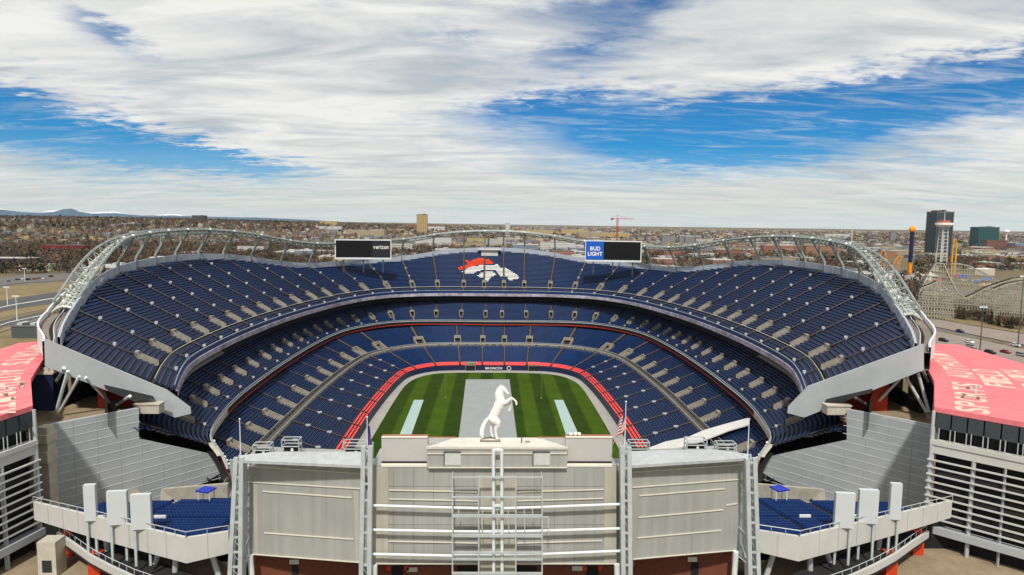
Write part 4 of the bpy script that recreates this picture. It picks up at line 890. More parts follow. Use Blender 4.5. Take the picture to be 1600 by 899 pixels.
# brick base with doors and placards
face([(396, 868), (562, 881), (562, 950), (396, 950)], [97.6] * 4, 1, 'brick_base', BRICK); face([(583, 884), (962, 884), (962, 950), (583, 950)], [94.5] * 4, 1, 'brick_base', BRICK); face([(988, 876), (1148, 862), (1148, 950), (988, 950)], [97.6] * 4, 1, 'brick_base', BRICK)
def panel_at(x0, y0, x1, y1, y, name, mt, th=.12):
    a, b = D(x0, y0, y), D(x1, y1, y); m = MB(); m.slab([(a.x, y, a.z), (b.x, y, a.z), (b.x, y, b.z), (a.x, y, b.z)], (0, th, 0)); return m.build(name, mt, SB)
for x0, x1, y, t in ((612, 630, 94.3, 884), (916, 934, 94.3, 884), (456, 466, 97.4, 884), (1081, 1090, 97.4, 880), (714, 744, 94.3, 886), (808, 838, 94.3, 886)): panel_at(x0, t, x1, 930, y, 'door', DARK)
for x0, x1 in ((603, 610), (632, 639), (911, 917), (935, 941)): panel_at(x0, 885, x1, 892, 94.2, 'lamp', ORANGE, .4)
for x0, x1, y0, y in ((636, 652, 887, 94.2), (894, 910, 885, 94.2), (452, 467, 875, 97.2), (1075, 1089, 871, 97.2)): panel_at(x0, y0, x1, y0 + 7, y, 'placard', PANELL)
# floor of the near plaza and dark deck under the wings
# lamp racks on the wing roofs
racks = [(395, 422, 696, 712, 'beside the flagpole at the left end of the roof'), (440, 467, 688, 708, 'two tiers high on the left wing roof'), (536, 571, 692, 712, 'against the pylon left of the horse'), (984, 1014, 692, 712, 'against the pylon right of the horse'), (1074, 1104, 688, 704, 'two tiers high on the right wing roof'), (1122, 1150, 694, 706, 'near the outer end of the right wing roof')]
for x0, x1, y0, y1, lab in racks:
    yy = 97.0; a, b = D(x0, y0, yy), D(x1, y1, yy); t = thing('lamp_rack', 'pale metal lamp rack ' + lab, 'lamp rack', ((a.x + b.x) / 2, yy, b.z), 'lamp racks on the roof edge')
    m = MB()
    for x in (a.x, b.x):
        for yv in (yy, yy + 1.5): m.bar((x, yv, b.z - .6), (x, yv, a.z), .12, .12)
    for z in (a.z, (a.z + b.z) / 2, b.z):
        for yv in (yy, yy + 1.5): m.bar((a.x, yv, z), (b.x, yv, z), .12, .12)
        for x in (a.x, b.x): m.bar((x, yy, z), (x, yy + 1.5, z), .12, .12)
    m.build('rack_frame', STEEL, t)
    m = MB(); m.box(((a.x + b.x) / 2, yy + .7, b.z + .15), (abs(b.x - a.x) * .84, .7, (a.z - b.z) * .36)); m.build('lamp_bank', DARK, t)
    m = MB(); m.box(((a.x + b.x) / 2 + .2, yy + .25, b.z + .2), (.35, .2, .4)); m.build('lamp', WHITE, t)
# flag poles
def flagpole(px, y0, y1, yy, lab, flag=None):
    a, b = D(px, y1, yy), D(px, y0, yy); t = thing('flagpole', lab, 'flagpole', tuple(a)); m = MB(); m.tube(a, (a.x, a.y, b.z), .09, 8, 0, .05); m.ball((a.x, a.y, b.z), .14, 0, 6, 4); m.build('pole', STEELW, t)
    if flag:
        o = flag(Vector((a.x, a.y, b.z)))
        return o
fl_r, fl_w, fl_b = mat('flag_red', (.45, .03, .04), .8, .1), mat('flag_white', (.72, .70, .68), .8, .05), mat('flag_blue', (.03, .03, .16), .8, .1)
def us_flag(p):
    m = MB(); NX, NZ = 10, 13; W, Hh = 2.6, 5.6      # hanging nearly limp
    def pos(i, j): u, v = i / NX, j / NZ; return Vector((p.x - W * u * (.35 + .35 * v) , p.y + .25 * math.sin(u * 9 + v * 3), p.z - .6 - Hh * (.55 * v + .45 * u) - .2 * math.sin(u * 7)))
    for i in range(NX):
        for j in range(NZ):
            mi = 2 if (i < 4 and j < 7) else (0 if j % 2 == 0 else 1); m.quad(pos(i, j), pos(i + 1, j), pos(i + 1, j + 1), pos(i, j + 1), mi)
    o = m.build('flag', [fl_r, fl_w, fl_b]); tag(o, 'red and white striped flag with blue canton hanging from the pole right of the horse', 'flag')
def dk_flag(p):
    m = MB()
    for i in range(6):
        for j in range(8):
            q = lambda i, j: Vector((p.x + .9 * (i / 6) * (.4 + .3 * j / 8), p.y + .15 * math.sin(i * 1.4), p.z - .5 - 3.2 * j / 8 - 1.0 * i / 6)); m.quad(q(i, j), q(i + 1, j), q(i + 1, j + 1), q(i, j + 1), 0 if j < 3 else 1)
    tag(m.build('flag', [fl_b, mat('flag_purple', (.10, .05, .22), .8, .1)]), 'dark blue flag hanging limp from the pole left of the horse', 'flag')
flagpole(376, 655, 712, 96, 'slim pale pole at the left end of the roof, without a flag')
flagpole(574, 652, 700, 90.5, 'slim pale pole on the pylon left of the horse, with a dark flag', dk_flag)
flagpole(976, 628, 700, 90.5, 'slim pale pole on the pylon right of the horse, with a striped flag', us_flag)
flagpole(1168, 655, 714, 96, 'slim pale pole at the right end of the roof, without a flag')

# ------------------------------------------------------------------ rearing horse statue
def horse():
    k = .01126; base = D(765, 690, 93.6); base.z = ZH; x0, y0 = 300, 812
    def P(x, y, d=0): return Vector((base.x + (x - x0 + 15) * k, base.y + d, base.z + .3 + (y0 - y) * k))
    V, E, Rd = [], [], []
    def chain(pts, start=None):
        prev = start
        for (x, y, d, r) in pts:
            V.append(P(x, y, d)); Rd.append(r * k * 1.04); i = len(V) - 1
            if prev is not None: E.append((prev, i))
            prev = i
        return prev
    # body
    chain([(318, 548, 0, 56)]); chain([(350, 490, 0, 60), (378, 435, 0, 62), (402, 380, 0, 66), (418, 335, 0, 64)], 0)
    chest = 4; nk = chain([(410, 290, 0, 58), (408, 245, 0, 52), (412, 200, 0, 43), (424, 165, 0, 34), (445, 158, 0, 31), (474, 188, 0, 27), (500, 217, 0, 20), (512, 228, 0, 17)], chest)
    chain([(455, 340, -30, 34), (495, 335, -34, 24), (525, 305, -34, 18), (560, 282, -34, 14), (590, 298, -34, 10), (612, 318, -34, 9), (622, 345, -34, 13), (622, 362, -34, 12)] if 0 else [(455, 340, -.30, 34), (495, 335, -.34, 24), (525, 305, -.34, 22), (560, 282, -.34, 17), (590, 298, -.34, 13), (612, 318, -.34, 12), (622, 345, -.34, 15), (622, 362, -.34, 12)], chest)
    chain([(455, 365, .30, 32), (495, 372, .34, 22), (540, 345, .34, 20), (548, 385, .34, 16), (545, 415, .34, 12), (538, 440, .34, 13), (534, 458, .34, 15)], chest)
    chain([(345, 565, -.30, 56), (380, 595, -.36, 46), (388, 630, -.38, 33), (364, 672, -.38, 22), (360, 705, -.38, 17), (364, 750, -.38, 15), (370, 785, -.38, 17), (382, 806, -.38, 19)], 0)
    chain([(312, 590, .30, 40), (326, 625, .36, 32), (306, 668, .36, 20), (304, 700, .36, 16), (304, 740, .36, 14), (312, 775, .36, 13), (325, 798, .36, 16)], 0)
    root = thing('horse_statue', 'white rearing horse statue facing right on top of the grey scoreboard wall', 'statue', tuple(base)); HW = mat('statue_white', (.80, .78, .75), .5, .03)
    def union(name, V, E, Rd, ysc, vox=.055, rough_=0):
        m = MB()
        for i, (v, r) in enumerate(zip(V, Rd)): m.ball(v, r, 0, 14, 9)
        for a, b in E: m.tube(V[a], V[b], Rd[a] * .985, 14, 0, Rd[b] * .985)
        me = bpy.data.meshes.new(name); me.from_pydata([(x - base.x, (y - base.y) * ysc, z - base.z) for x, y, z in m.v], [], m.f); o = bpy.data.objects.new(name, me); COL.objects.link(o)
        rm = o.modifiers.new('r', 'REMESH'); rm.mode = 'VOXEL'; rm.voxel_size = vox; sm_ = o.modifiers.new('s', 'SMOOTH'); sm_.factor = .6; sm_.iterations = 4
        if rough_: tx = bpy.data.textures.new('hair', 'CLOUDS'); tx.noise_scale = .22; dp = o.modifiers.new('disp', 'DISPLACE'); dp.texture = tx; dp.strength = rough_
        bpy.context.view_layer.update(); me2 = bpy.data.meshes.new_from_object(o.evaluated_get(bpy.context.evaluated_depsgraph_get())); bpy.data.objects.remove(o)
        me2.materials.clear(); me2.materials.append(HW); me2.polygons.foreach_set('use_smooth', [True] * len(me2.polygons)); b = bpy.data.objects.new(name, me2); COL.objects.link(b); b.parent = root; ORG[b.name] = tuple(base); return b
    union('body', V, E, Rd, .86, .05, .07)
    def tuft(name, pts, flat=.8):
        union(name, [P(x, y, d) for x, y, d, r in pts], [(i, i + 1) for i in range(len(pts) - 1)], [r * k for x, y, d, r in pts], flat, .05, .09)
    tuft('tail', [(300, 535, 0, 16), (262, 560, 0, 22), (228, 600, .02, 27), (203, 655, .04, 30), (188, 710, .04, 31), (184, 765, .03, 29), (196, 808, .02, 20)])
    tuft('mane', [(418, 132, 0, 10), (394, 160, 0, 17), (376, 200, 0, 22), (370, 245, 0, 24), (372, 290, .02, 22), (384, 330, .02, 12)], .5)
    for s_ in (-.13, .13): tuft('ear', [(428, 142, s_, 9), (418, 122, s_, 7), (410, 104, s_, 2)])
    for s_ in (-.2, .2): m = MB(); m.ball(P(458, 160, s_), .06, 0, 6, 4); m.build('eye', STEELD, root)
    m = MB(); bx, by = base.x + .1, base.y; c = [Vector((bx + ax * 1.35, by + ay * .8, ZH + .12)) for ax, ay in ((-1, -1), (1, -1), (1, 1), (-1, 1))]
    for i in range(4): m.bar(c[i], c[(i + 1) % 4], .2, .22); m.tube(c[i] - Vector((0, 0, .2)), c[i], .13, 6)
    m.bar((bx - 1.2, by - .3, ZH + .3), (bx + 1.1, by + .3, ZH + .3), .18, .15); m.bar((bx - 1.1, by + .3, ZH + .3), (bx + 1.2, by - .3, ZH + .3), .18, .15)
    m.build('base_frame', CONC, root)
horse()
# ------------------------------------------------------------------ video boards on the rim
def vboard(pa, pb, yy, lab, fill):
    a, b = D(*pa, yy), D(*pb, yy); xc = (a.x + b.x) / 2; t = thing('video_board', lab, 'video board', (xc, yy, b.z), 'video boards on the stadium rim')
    rz = -math.atan2(xc, 150) * .35; c, s_ = math.cos(rz), math.sin(rz); W, Hh = abs(b.x - a.x), a.z - b.z
    Q = lambda x, z, o=0: Vector((xc + c * x + s_ * o, yy + s_ * x - c * o, b.z + z))
    m = MB(); m.slab([Q(-W / 2, 0), Q(W / 2, 0), Q(W / 2, Hh), Q(-W / 2, Hh)], Q(0, 0, -2.2) - Q(0, 0)); m.build('cabinet', STEELW, t)
    m = MB(); m.slab([Q(-W / 2 + .5, 1.1, .12), Q(W / 2 - .5, 1.1, .12), Q(W / 2 - .5, Hh - .5, .12), Q(-W / 2 + .5, Hh - .5, .12)], Q(0, 0, -.1) - Q(0, 0)); m.build('screen', mat('off_screen', (.006, .006, .007), .35, .1), t)
    fill(Q, W, Hh, t)
    m = MB()
    for x in (-W * .35, 0, W * .35): m.bar(Q(x, -7, -1.6), Q(x, 0, -1.6), .5, .5); m.bar(Q(x, -7, -4), Q(x, 0, -1.8), .3, .3)
    m.build('support', STEELD, t)
def f1(Q, W, Hh, t):
    m = MB(); m.slab([Q(W * .15, 1.1, .2), Q(W / 2 - .5, 1.1, .2), Q(W / 2 - .5, Hh - .5, .2), Q(W * .15, Hh - .5, .2)], Q(0, 0, -.1) - Q(0, 0)); m.build('advert_panel', mat('charcoal_panel', (.018, .018, .024), .5, .1), t)
    m = MB(); word(m, 'verizon', Q(W * .18, 5.6, .24), Q(1, 0) - Q(0, 0), (0, 0, 1), 2.1, W * .27); m.build('lettering', WHITE, t)
def f2(Q, W, Hh, t):
    m = MB(); m.slab([Q(-W / 2 + .4, 1.1, .2), Q(-W * .17, 1.1, .2), Q(-W * .17, Hh - .4, .2), Q(-W / 2 + .4, Hh - .4, .2)], Q(0, 0, -.1) - Q(0, 0)); m.build('advert_panel', mat('bright_blue', (.008, .095, .48), .5, .06), t)
    m = MB(); word(m, 'BUD', Q(-W * .41, 6.0, .24), Q(1, 0) - Q(0, 0), (0, 0, 1), 2.0, W * .18, .06); word(m, 'LIGHT', Q(-W * .45, 3.2, .24), Q(1, 0) - Q(0, 0), (0, 0, 1), 2.0, W * .26, .06); m.build('lettering', WHITE, t)
vboard((524, 374), (611, 406), 352, 'black video board on the stadium rim with the white word verizon', f1)
vboard((915, 376), (1001, 410), 352, 'black video board on the stadium rim with a blue Bud Light panel', f2)
# ------------------------------------------------------------------ inner masses under the near ends (so no daylight shows through)
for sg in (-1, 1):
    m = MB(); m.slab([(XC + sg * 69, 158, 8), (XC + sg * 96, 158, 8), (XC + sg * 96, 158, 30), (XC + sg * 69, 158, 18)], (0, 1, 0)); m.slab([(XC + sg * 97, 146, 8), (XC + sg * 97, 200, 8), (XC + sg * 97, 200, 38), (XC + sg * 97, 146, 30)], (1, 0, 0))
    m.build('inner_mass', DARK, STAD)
# ------------------------------------------------------------------ terrain
def hgt(x, y):
    d = math.hypot(x, y); az = math.degrees(math.atan2(x, y)); l = sm((-az + 6) / 34)
    h = GZ + 44 * l * sm((d - 900) / 2600) + 8 * sm((d - 1500) / 3000) * sm((20 - az) / 25)
    if abs(az) < 70: h += 2.5 * math.sin(x / 310 + 1) * math.sin(y / 420) * sm((d - 700) / 900)
    return h
def terr_mat():
    m = bpy.data.materials.new('ground_mix'); m.use_nodes = True; nt = m.node_tree; N, L = nt.nodes, nt.links; b = N['Principled BSDF']; b.inputs['Roughness'].default_value = .95; b.inputs['Specular IOR Level'].default_value = .05
    tc = N.new('ShaderNodeTexCoord')
    def nz(s, d=8):
        n = N.new('ShaderNodeTexNoise'); n.inputs['Scale'].default_value = s; n.inputs['Detail'].default_value = d; n.inputs['Roughness'].default_value = .65; L.new(tc.outputs['Object'], n.inputs['Vector']); return n.outputs['Fac']
    r = N.new('ShaderNodeValToRGB'); L.new(nz(.008), r.inputs[0]); e = r.color_ramp.elements
    e[0].position = .36; e[0].color = (.115, .105, .085, 1); e[1].position = .66; e[1].color = (.20, .155, .085, 1); k = e.new(.47); k.color = (.15, .12, .06, 1); k = e.new(.55); k.color = (.15, .13, .10, 1)
    # city blocks: pale voronoi lots
    v = N.new('ShaderNodeTexVoronoi'); v.inputs['Scale'].default_value = .012; v.distance = 'MANHATTAN'; L.new(tc.outputs['Object'], v.inputs['Vector'])
    r2 = N.new('ShaderNodeValToRGB'); sp = N.new('ShaderNodeSeparateColor'); L.new(v.outputs['Color'], sp.inputs[0]); L.new(sp.outputs[0], r2.inputs[0]); e = r2.color_ramp.elements
    e[0].position = 0; e[0].color = (.15, .12, .075, 1); e[1].position = 1; e[1].color = (.24, .215, .18, 1); k = e.new(.55); k.color = (.13, .105, .06, 1); k = e.new(.75); k.color = (.16, .15, .14, 1); r2.color_ramp.interpolation = 'CONSTANT'
    mx = N.new('ShaderNodeMix'); mx.data_type = 'RGBA'; mx.inputs[0].default_value = .5; L.new(r.outputs[0], mx.inputs[6]); L.new(r2.outputs[0], mx.inputs[7])
    n3 = nz(.15, 6); mr = N.new('ShaderNodeMapRange'); mr.inputs['From Min'].default_value = .3; mr.inputs['From Max'].default_value = .7; mr.inputs['To Min'].default_value = .7; mr.inputs['To Max'].default_value = 1.25; L.new(n3, mr.inputs[0])
    sc = N.new('ShaderNodeVectorMath'); sc.operation = 'SCALE'; L.new(mx.outputs[2], sc.inputs[0]); L.new(mr.outputs[0], sc.inputs['Scale']); L.new(sc.outputs[0], b.inputs['Base Color']); return m
def terrain():
    rs = [0, 60, 110, 170, 240, 330, 430, 520, 640, 800, 1000, 1250, 1600, 2000, 2500, 3200, 4000, 5200, 7000, 10000, 15000, 24000]; na = 144
    m = MB(); inside = lambda x, y: (abs(x) < 95 and 128 < y < 330) or math.hypot(x / 95, (y - 240) / 130) < 1
    vs = [(rr * math.sin(2 * math.pi * a / na), rr * math.cos(2 * math.pi * a / na)) for rr in rs for a in range(na)]
    def zz(x, y): return -6.0 if inside(x, y) else hgt(x, y)
    m.v = [(x, y, zz(x, y)) for x, y in vs]
    for i in range(1, len(rs) - 1):
        for a in range(na):
            m.f.append((i * na + a, i * na + (a + 1) % na, (i + 1) * na + (a + 1) % na, (i + 1) * na + a)); m.m.append(0)
    m.f.append(tuple(na + a for a in reversed(range(na)))); m.m.append(0)
    o = m.build('ground', terr_mat()); o.data.polygons.foreach_set('use_smooth', [True] * len(o.data.polygons)); tag(o, kind='structure')
terrain()
ASPH = mat('asphalt', (.075, .075, .078), .9, .15, .1, scale2=1.2, var2=.08); ASPH2 = mat('pale_asphalt', (.24, .20, .17), .9, .12, .08, scale2=.6, var2=.1); VERGE = mat('dry_verge', (.19, .145, .070), .95, .25, .06, scale2=.5, var2=.2); PAINT = mat('road_paint', (.7, .7, .66), .7, .1)
GG = lambda px, py, z=GZ: Z(px, py, z)
def strip(name, L1, L2, mt, z=0.0, lines=0, kind='structure', n=24):
    A = [GG(*p) for p in L1]; B = [GG(*p) for p in L2]
    def samp(P, f):
        f *= len(P) - 1; i = min(int(f), len(P) - 2); return P[i].lerp(P[i + 1], f - i)
    m = MB()
    for k in range(n):
        a, b = k / n, (k + 1) / n; q = [samp(A, a), samp(A, b), samp(B, b), samp(B, a)]; m.quad(*[Vector((p.x, p.y, hgt(p.x, p.y) + .25 + z)) for p in q])
    o = m.build(name, mt); tag(o, kind=kind); return o
# left: dual carriageway running past the stadium, verge and car park
strip('road', [(-150, 497), (30, 466), (115, 453), (420, 400)], [(-150, 535), (10, 486), (112, 471), (420, 408)], ASPH, .1)
strip('road', [(-150, 545), (20, 498), (100, 481)], [(-150, 575), (5, 512), (90, 493)], ASPH, .1)
strip('verge', [(-150, 535), (10, 486), (112, 471), (300, 430)], [(-150, 545), (20, 498), (104, 480), (300, 434)], VERGE, .05)
strip('verge', [(-150, 470), (30, 447), (120, 440)], [(-150, 497), (30, 466), (118, 453)], VERGE, .05)
strip('verge', [(-150, 575), (5, 512), (90, 493)], [(-150, 640), (5, 548), (110, 530)], VERGE, .05)
strip('car_park', [(-120, 450), (30, 431), (120, 426)], [(-120, 464), (30, 443), (120, 438)], mat('worn_asphalt', (.13, .12, .11), .9, .2, .1, scale2=.8, var2=.12), .05)
for (a, b, c, d) in (((-150, 515), (20, 477), (114, 462), .1), ((-150, 561), (12, 505), (95, 487), .1)):
    strip('lane_line', [a, b, c], [(x, y + .8) for x, y in (a, b, c)], PAINT, .2)
m = MB()
for a, b in (((-40, 508), (112, 476)), ((-40, 535), (95, 489))):
    P, Q = GG(*a), GG(*b); n = 40
    m.bar((P.x, P.y, GZ + .9), (Q.x, Q.y, GZ + .9), .3, .5)
    for i in range(n): c = P.lerp(Q, i / n); m.box((c.x, c.y, GZ), (.3, .3, .9), 0)
tag(m.build('guard_rail', CONCL), 'pale guard rails along the left dual carriageway', 'guard rail')
# right: pale road with cars, brush strip and access road
strip('road', [(1400, 488), (1450, 497), (1520, 510), (1600, 523), (1760, 552)], [(1400, 498), (1450, 509), (1520, 524), (1600, 540), (1760, 575)], ASPH2, .1)
strip('road', [(1400, 508), (1450, 517), (1520, 530), (1600, 547), (1760, 585)], [(1400, 530), (1450, 540), (1520, 556), (1600, 580), (1760, 620)], ASPH2, .1)
strip('verge', [(1390, 455), (1450, 462), (1520, 478), (1600, 490)], [(1400, 487), (1450, 496), (1520, 509), (1600, 522)], VERGE, .05)
strip('plaza', [(1380, 720), (1600, 720), (1800, 720)], [(1100, 960), (1600, 960), (2000, 960)], TERR, -.1)
strip('plaza', [(-200, 720), (60, 720), (160, 720)], [(-400, 960), (60, 960), (440, 960)], TERR, -.1)
# ------------------------------------------------------------------ cars
def make_car(colour, label, kind=0):
    t = thing('parked_car', label, 'car'); L, W = 4.5, 1.85
    m = MB(); side_ = [(-2.25, .35), (-2.25, .85), (-1.9, .98), (1.15, 1.0), (2.2, .8), (2.28, .35)] if kind == 0 else [(-2.35, .4), (-2.35, 1.1), (-2.2, 1.2), (1.2, 1.15), (2.3, 1.0), (2.35, .4)]
    m.slab([(x, -W / 2, z) for x, z in side_], (0, W, 0)); m.build('body', colour, t, local=True)
    m = MB(); cab = [(-1.75, .98), (-1.3, 1.45), (.35, 1.45), (1.1, 1.0)] if kind == 0 else [(-2.2, 1.2), (-1.95, 1.75), (.5, 1.75), (1.15, 1.15)]
    m.slab([(x, -W / 2 + .1, z) for x, z in cab], (0, W - .2, 0)); m.build('windows', GLASS, t, local=True)
    m = MB(); m.slab([(x, -W / 2 + .18, z) for x, z in ((cab[1][0] + .05, cab[1][1] + .005), (cab[2][0] - .05, cab[1][1] + .005), (cab[2][0] - .05, cab[1][1] + .05), (cab[1][0] + .05, cab[1][1] + .05))], (0, W - .36, 0)); m.build('roof', colour, t, local=True)
    for x in (-1.4, 1.4):
        for y in (-.85, .85): m = MB(); m.tube((x, y - .11, .33), (x, y + .11, .33), .33, 10); m.build('wheel', DARK, t, local=True)
    return t
carm = {'white': mat('car_white', (.8, .8, .8), .3, .02), 'black': mat('car_black', (.012, .012, .014), .25, .1), 'red': mat('car_red', (.25, .01, .02), .3, .05), 'silver': mat('car_silver', (.4, .42, .44), .3, .05, metal=.4), 'blue': mat('car_blue', (.03, .06, .16), .3, .05)}
protos = {k: make_car(v, 'x', i % 2) for i, (k, v) in enumerate(carm.items())}
used = set()
def put_car(col, px, py, px2, py2, label, group='cars in the car parks', z=None):
    p = GG(px, py, GZ + .3); q = GG(px2, py2, GZ + .3); rz = math.atan2(q.y - p.y, q.x - p.x); pr = protos[col]; z = hgt(p.x, p.y) + .36
    if col not in used: used.add(col); o = pr; o.location = (p.x, p.y, z); o.rotation_euler = (0, 0, rz); o['label'] = label; o['group'] = group
    else: o = dup(pr, (p.x, p.y, z), rz, label, group)
    return o
for col, x, y, lab in (('black', 1447, 528, 'black car on the road nearest the right end of the stadium rim'), ('black', 1474, 534, 'black car second along the road beyond the right pink roof'), ('white', 1514, 536, 'white car on the road directly above the right pink roof edge'), ('silver', 1517, 544, 'silver car just below the white one beyond the pink roof'), ('black', 1547, 553, 'black car between the silver and the dark red cars'), ('red', 1571, 552, 'dark red car on the road beyond the right pink roof'), ('white', 1586, 541, 'white car beside the tall lamp post at the right edge'), ('silver', 1596, 557, 'silver car at the right edge of the photo behind the red car'), ('blue', 1500, 519, 'blue car on the farther pale road at right')):
    put_car(col, x, y, x + 30, y + 6, lab, 'cars on the right hand road')
for i, (x, y) in enumerate([(38, 437), (44, 438), (60, 436), (70, 436), (27, 438), (13, 441), (54, 437), (80, 433)]):
    put_car(['white', 'black', 'silver', 'white', 'blue', 'silver', 'red', 'black'][i], x, y, x + 30, y - 3, 'small parked car in the left car park beyond the dual carriageway', 'cars in the left car park')
for i in range(34):
    x, y = random.uniform(1385, 1600), random.uniform(436, 482)
    if i > 20: x, y = random.uniform(1030, 1190), random.uniform(396, 410)
    put_car(random.choice(list(carm)), x, y, x + 30, y + random.choice((-2, 6)), 'small parked car in the far lots near the amusement park', 'cars in the far lots')
# ------------------------------------------------------------------ lamp posts
def lamp(px, y0, y1, lab, dist=None):
    p = GG(px, y1); h = D(px, y0, p.y).z; t = thing('street_lamp', lab, 'street lamp', (p.x, p.y, hgt(p.x, p.y)), 'tall lamp posts'); m = MB(); m.tube((p.x, p.y, GZ), (p.x, p.y, h), .28, 8, 0, .16); m.build('pole', STEELD if px > 800 else STEELW, t)
    m = MB(); m.tube((p.x - 1.6, p.y, h), (p.x + 1.6, p.y, h), .1, 5)
    for s_ in (-1.5, -.5, .5, 1.5): m.box((p.x + s_, p.y, h - .4), (.7, .5, .8))
    m.build('lamp_head', STEELW, t)
lamp(1590, 432, 545, 'tall grey lamp post rising beside the road at the far right edge'); lamp(1531, 480, 548, 'lamp post standing on the road left of the tallest one'); lamp(12, 449, 478, 'white lamp post on the verge at the left edge'); lamp(27, 463, 502, 'white lamp post between the two left carriageways'); lamp(39, 420, 440, 'lamp post in the left car park')
# ------------------------------------------------------------------ trees
def bark(n, c): return mat(n, c, .9, .2, .3)
TW = [bark('bare_twigs', (.085, .056, .036)), bark('bare_twigs_grey', (.080, .064, .052)), bark('bare_twigs_tan', (.13, .085, .046)), bark('evergreen', (.014, .028, .014)), bark('bare_twigs_rust', (.11, .070, .048))]
def crown_tris(n, w_, h, z0, size, cone=False, rng=RNG):
    u = rng.normal(size=(n, 3)); u /= np.linalg.norm(u, axis=1)[:, None]; r = rng.random(n)[:, None] ** .45; c = u * r
    if cone:
        t = rng.random(n) ** 1.5; a = rng.random(n) * 2 * np.pi; rr = (1 - t) * w_ / 2 * (.6 + .4 * rng.random(n)); c = np.c_[rr * np.cos(a), rr * np.sin(a), z0 + t * h]
    else:
        lob = 1 + .25 * np.sin(3 * np.arctan2(u[:, 1], u[:, 0]) + rng.random() * 6)[:, None]; c = c * np.array([w_ / 2, w_ / 2, h / 2]) * lob; c[:, 2] += z0 + h / 2
    d = rng.normal(size=(n, 3, 3)) * size; return (c[:, None, :] + d).reshape(-1, 3)
def tree_proto(kind, label, n=260):
    t = thing('evergreen_tree' if kind == 3 else 'bare_tree', label, 'tree'); hh = 10.0
    pts = crown_tris(n, 3.8 if kind == 3 else 8.5, 9 if kind == 3 else 8.2, 1 if kind == 3 else 2.6, .42 if kind == 3 else .30, kind == 3)
    if kind != 3:        # twig-like long thin triangles
        q = pts.reshape(-1, 3, 3); ctr = q.mean(1, keepdims=True); ax = (ctr - np.array([0, 0, 2.0])); ax /= np.linalg.norm(ax, axis=2, keepdims=True) + 1e-6; q[:, 0:1] += ax * .9; q[:, 1:2] -= ax * .7; pts = q.reshape(-1, 3)
    o = bigmesh('crown', pts, 3, [TW[kind]]); o.parent = t
    m = MB(); m.tube((0, 0, -.5), (0, 0, 5), .24, 6, 0, .14)
    if kind != 3:
        for i in range(9):
            a = i * 2.4; z = 2.2 + i * .35; m.tube((0, 0, z), (math.cos(a) * 2.6, math.sin(a) * 2.6, z + 2.8), .10, 4, 0, .04)
    m.build('trunk', mat('bark', (.07, .05, .04), .9, .2), t, local=True); return t
TP = {k: tree_proto(k, 'x') for k in (0, 1, 2, 3, 4)}
TL = {0: 'bare brown tree among the houses beyond the stadium', 1: 'bare grey tree among the houses beyond the stadium', 2: 'pale tan leafless tree beyond the stadium', 3: 'dark evergreen tree standing among bare trees', 4: 'bare rust brown tree beyond the stadium'}
TG = {0: 'bare brown trees', 1: 'bare grey trees', 2: 'tan leafless trees', 3: 'evergreen trees', 4: 'rust brown trees'}
tused = set(); TREES = []
def put_tree(k, x, y, s, label=None, group=None):
    z = hgt(x, y); lb = label or TL[k]; g = group or TG[k]; sc = (s * random.uniform(.85, 1.2), s * random.uniform(.85, 1.2), s)
    if k not in tused: tused.add(k); o = TP[k]; o.location = (x, y, z); o.rotation_euler = (0, 0, random.random() * 6); o.scale = sc; o['label'] = lb; o['group'] = g
    else: dup(TP[k], (x, y, z), random.random() * 6.28, lb, g, sc)
def azd(px): p = ray(px, 340); return math.atan2(p.x, p.y)
def polar(px, d): a = azd(px); return d * math.sin(a), d * math.cos(a)
# exclusion: roads and car parks at left and right
def blocked(x, y):
    d = math.hypot(x, y); 
    q = M3.transposed() @ (Vector((x, y, GZ)) - C0); px, py = 800 + F * q.x / -q.z, 449.5 - F * q.y / -q.z
    if px < 150 and 428 < py < 560: return True
    if px > 1380 and (py > 482 or (py > 424 and px > 1440) or (400 < py < 432 and px < 1430)): return True
    if abs(x) < 175 and y < 470: return True
    return False
# brush and trees between the right road and the coaster
for i in range(130):
    px = random.uniform(1405, 1615); py = 474 + (px - 1415) * .17 + random.uniform(-8, 13); p = GG(px, py); k = random.choice((2, 0, 0, 2, 4, 4)); s = random.uniform(.45, .8)
    put_tree(k, p.x, p.y, s, 'low tan brush tree between the right road and the wooden coaster', 'brush trees by the right road')
for px, py in ((1488, 494), (1497, 498), (1505, 500), (1540, 504), (1549, 508), (1560, 510), (1573, 513), (1580, 515), (1490, 490), (1545, 500)):
    p = GG(px, py); put_tree(3, p.x, p.y, random.uniform(.6, .85), 'dark evergreen in the row beside the right road', 'evergreens by the right road')
cnt = 0
while cnt < 210:
    px = random.uniform(-20, 1620); d = random.uniform(470, 1150); x, y = polar(px, d)
    if blocked(x, y): continue
    if px > 900 and random.random() < .5: continue
    k = random.choice((0, 0, 1, 1, 4, 2, 3)) if px < 1000 else random.choice((0, 1, 2, 3)); put_tree(k, x, y, random.uniform(.8, 1.45)); cnt += 1
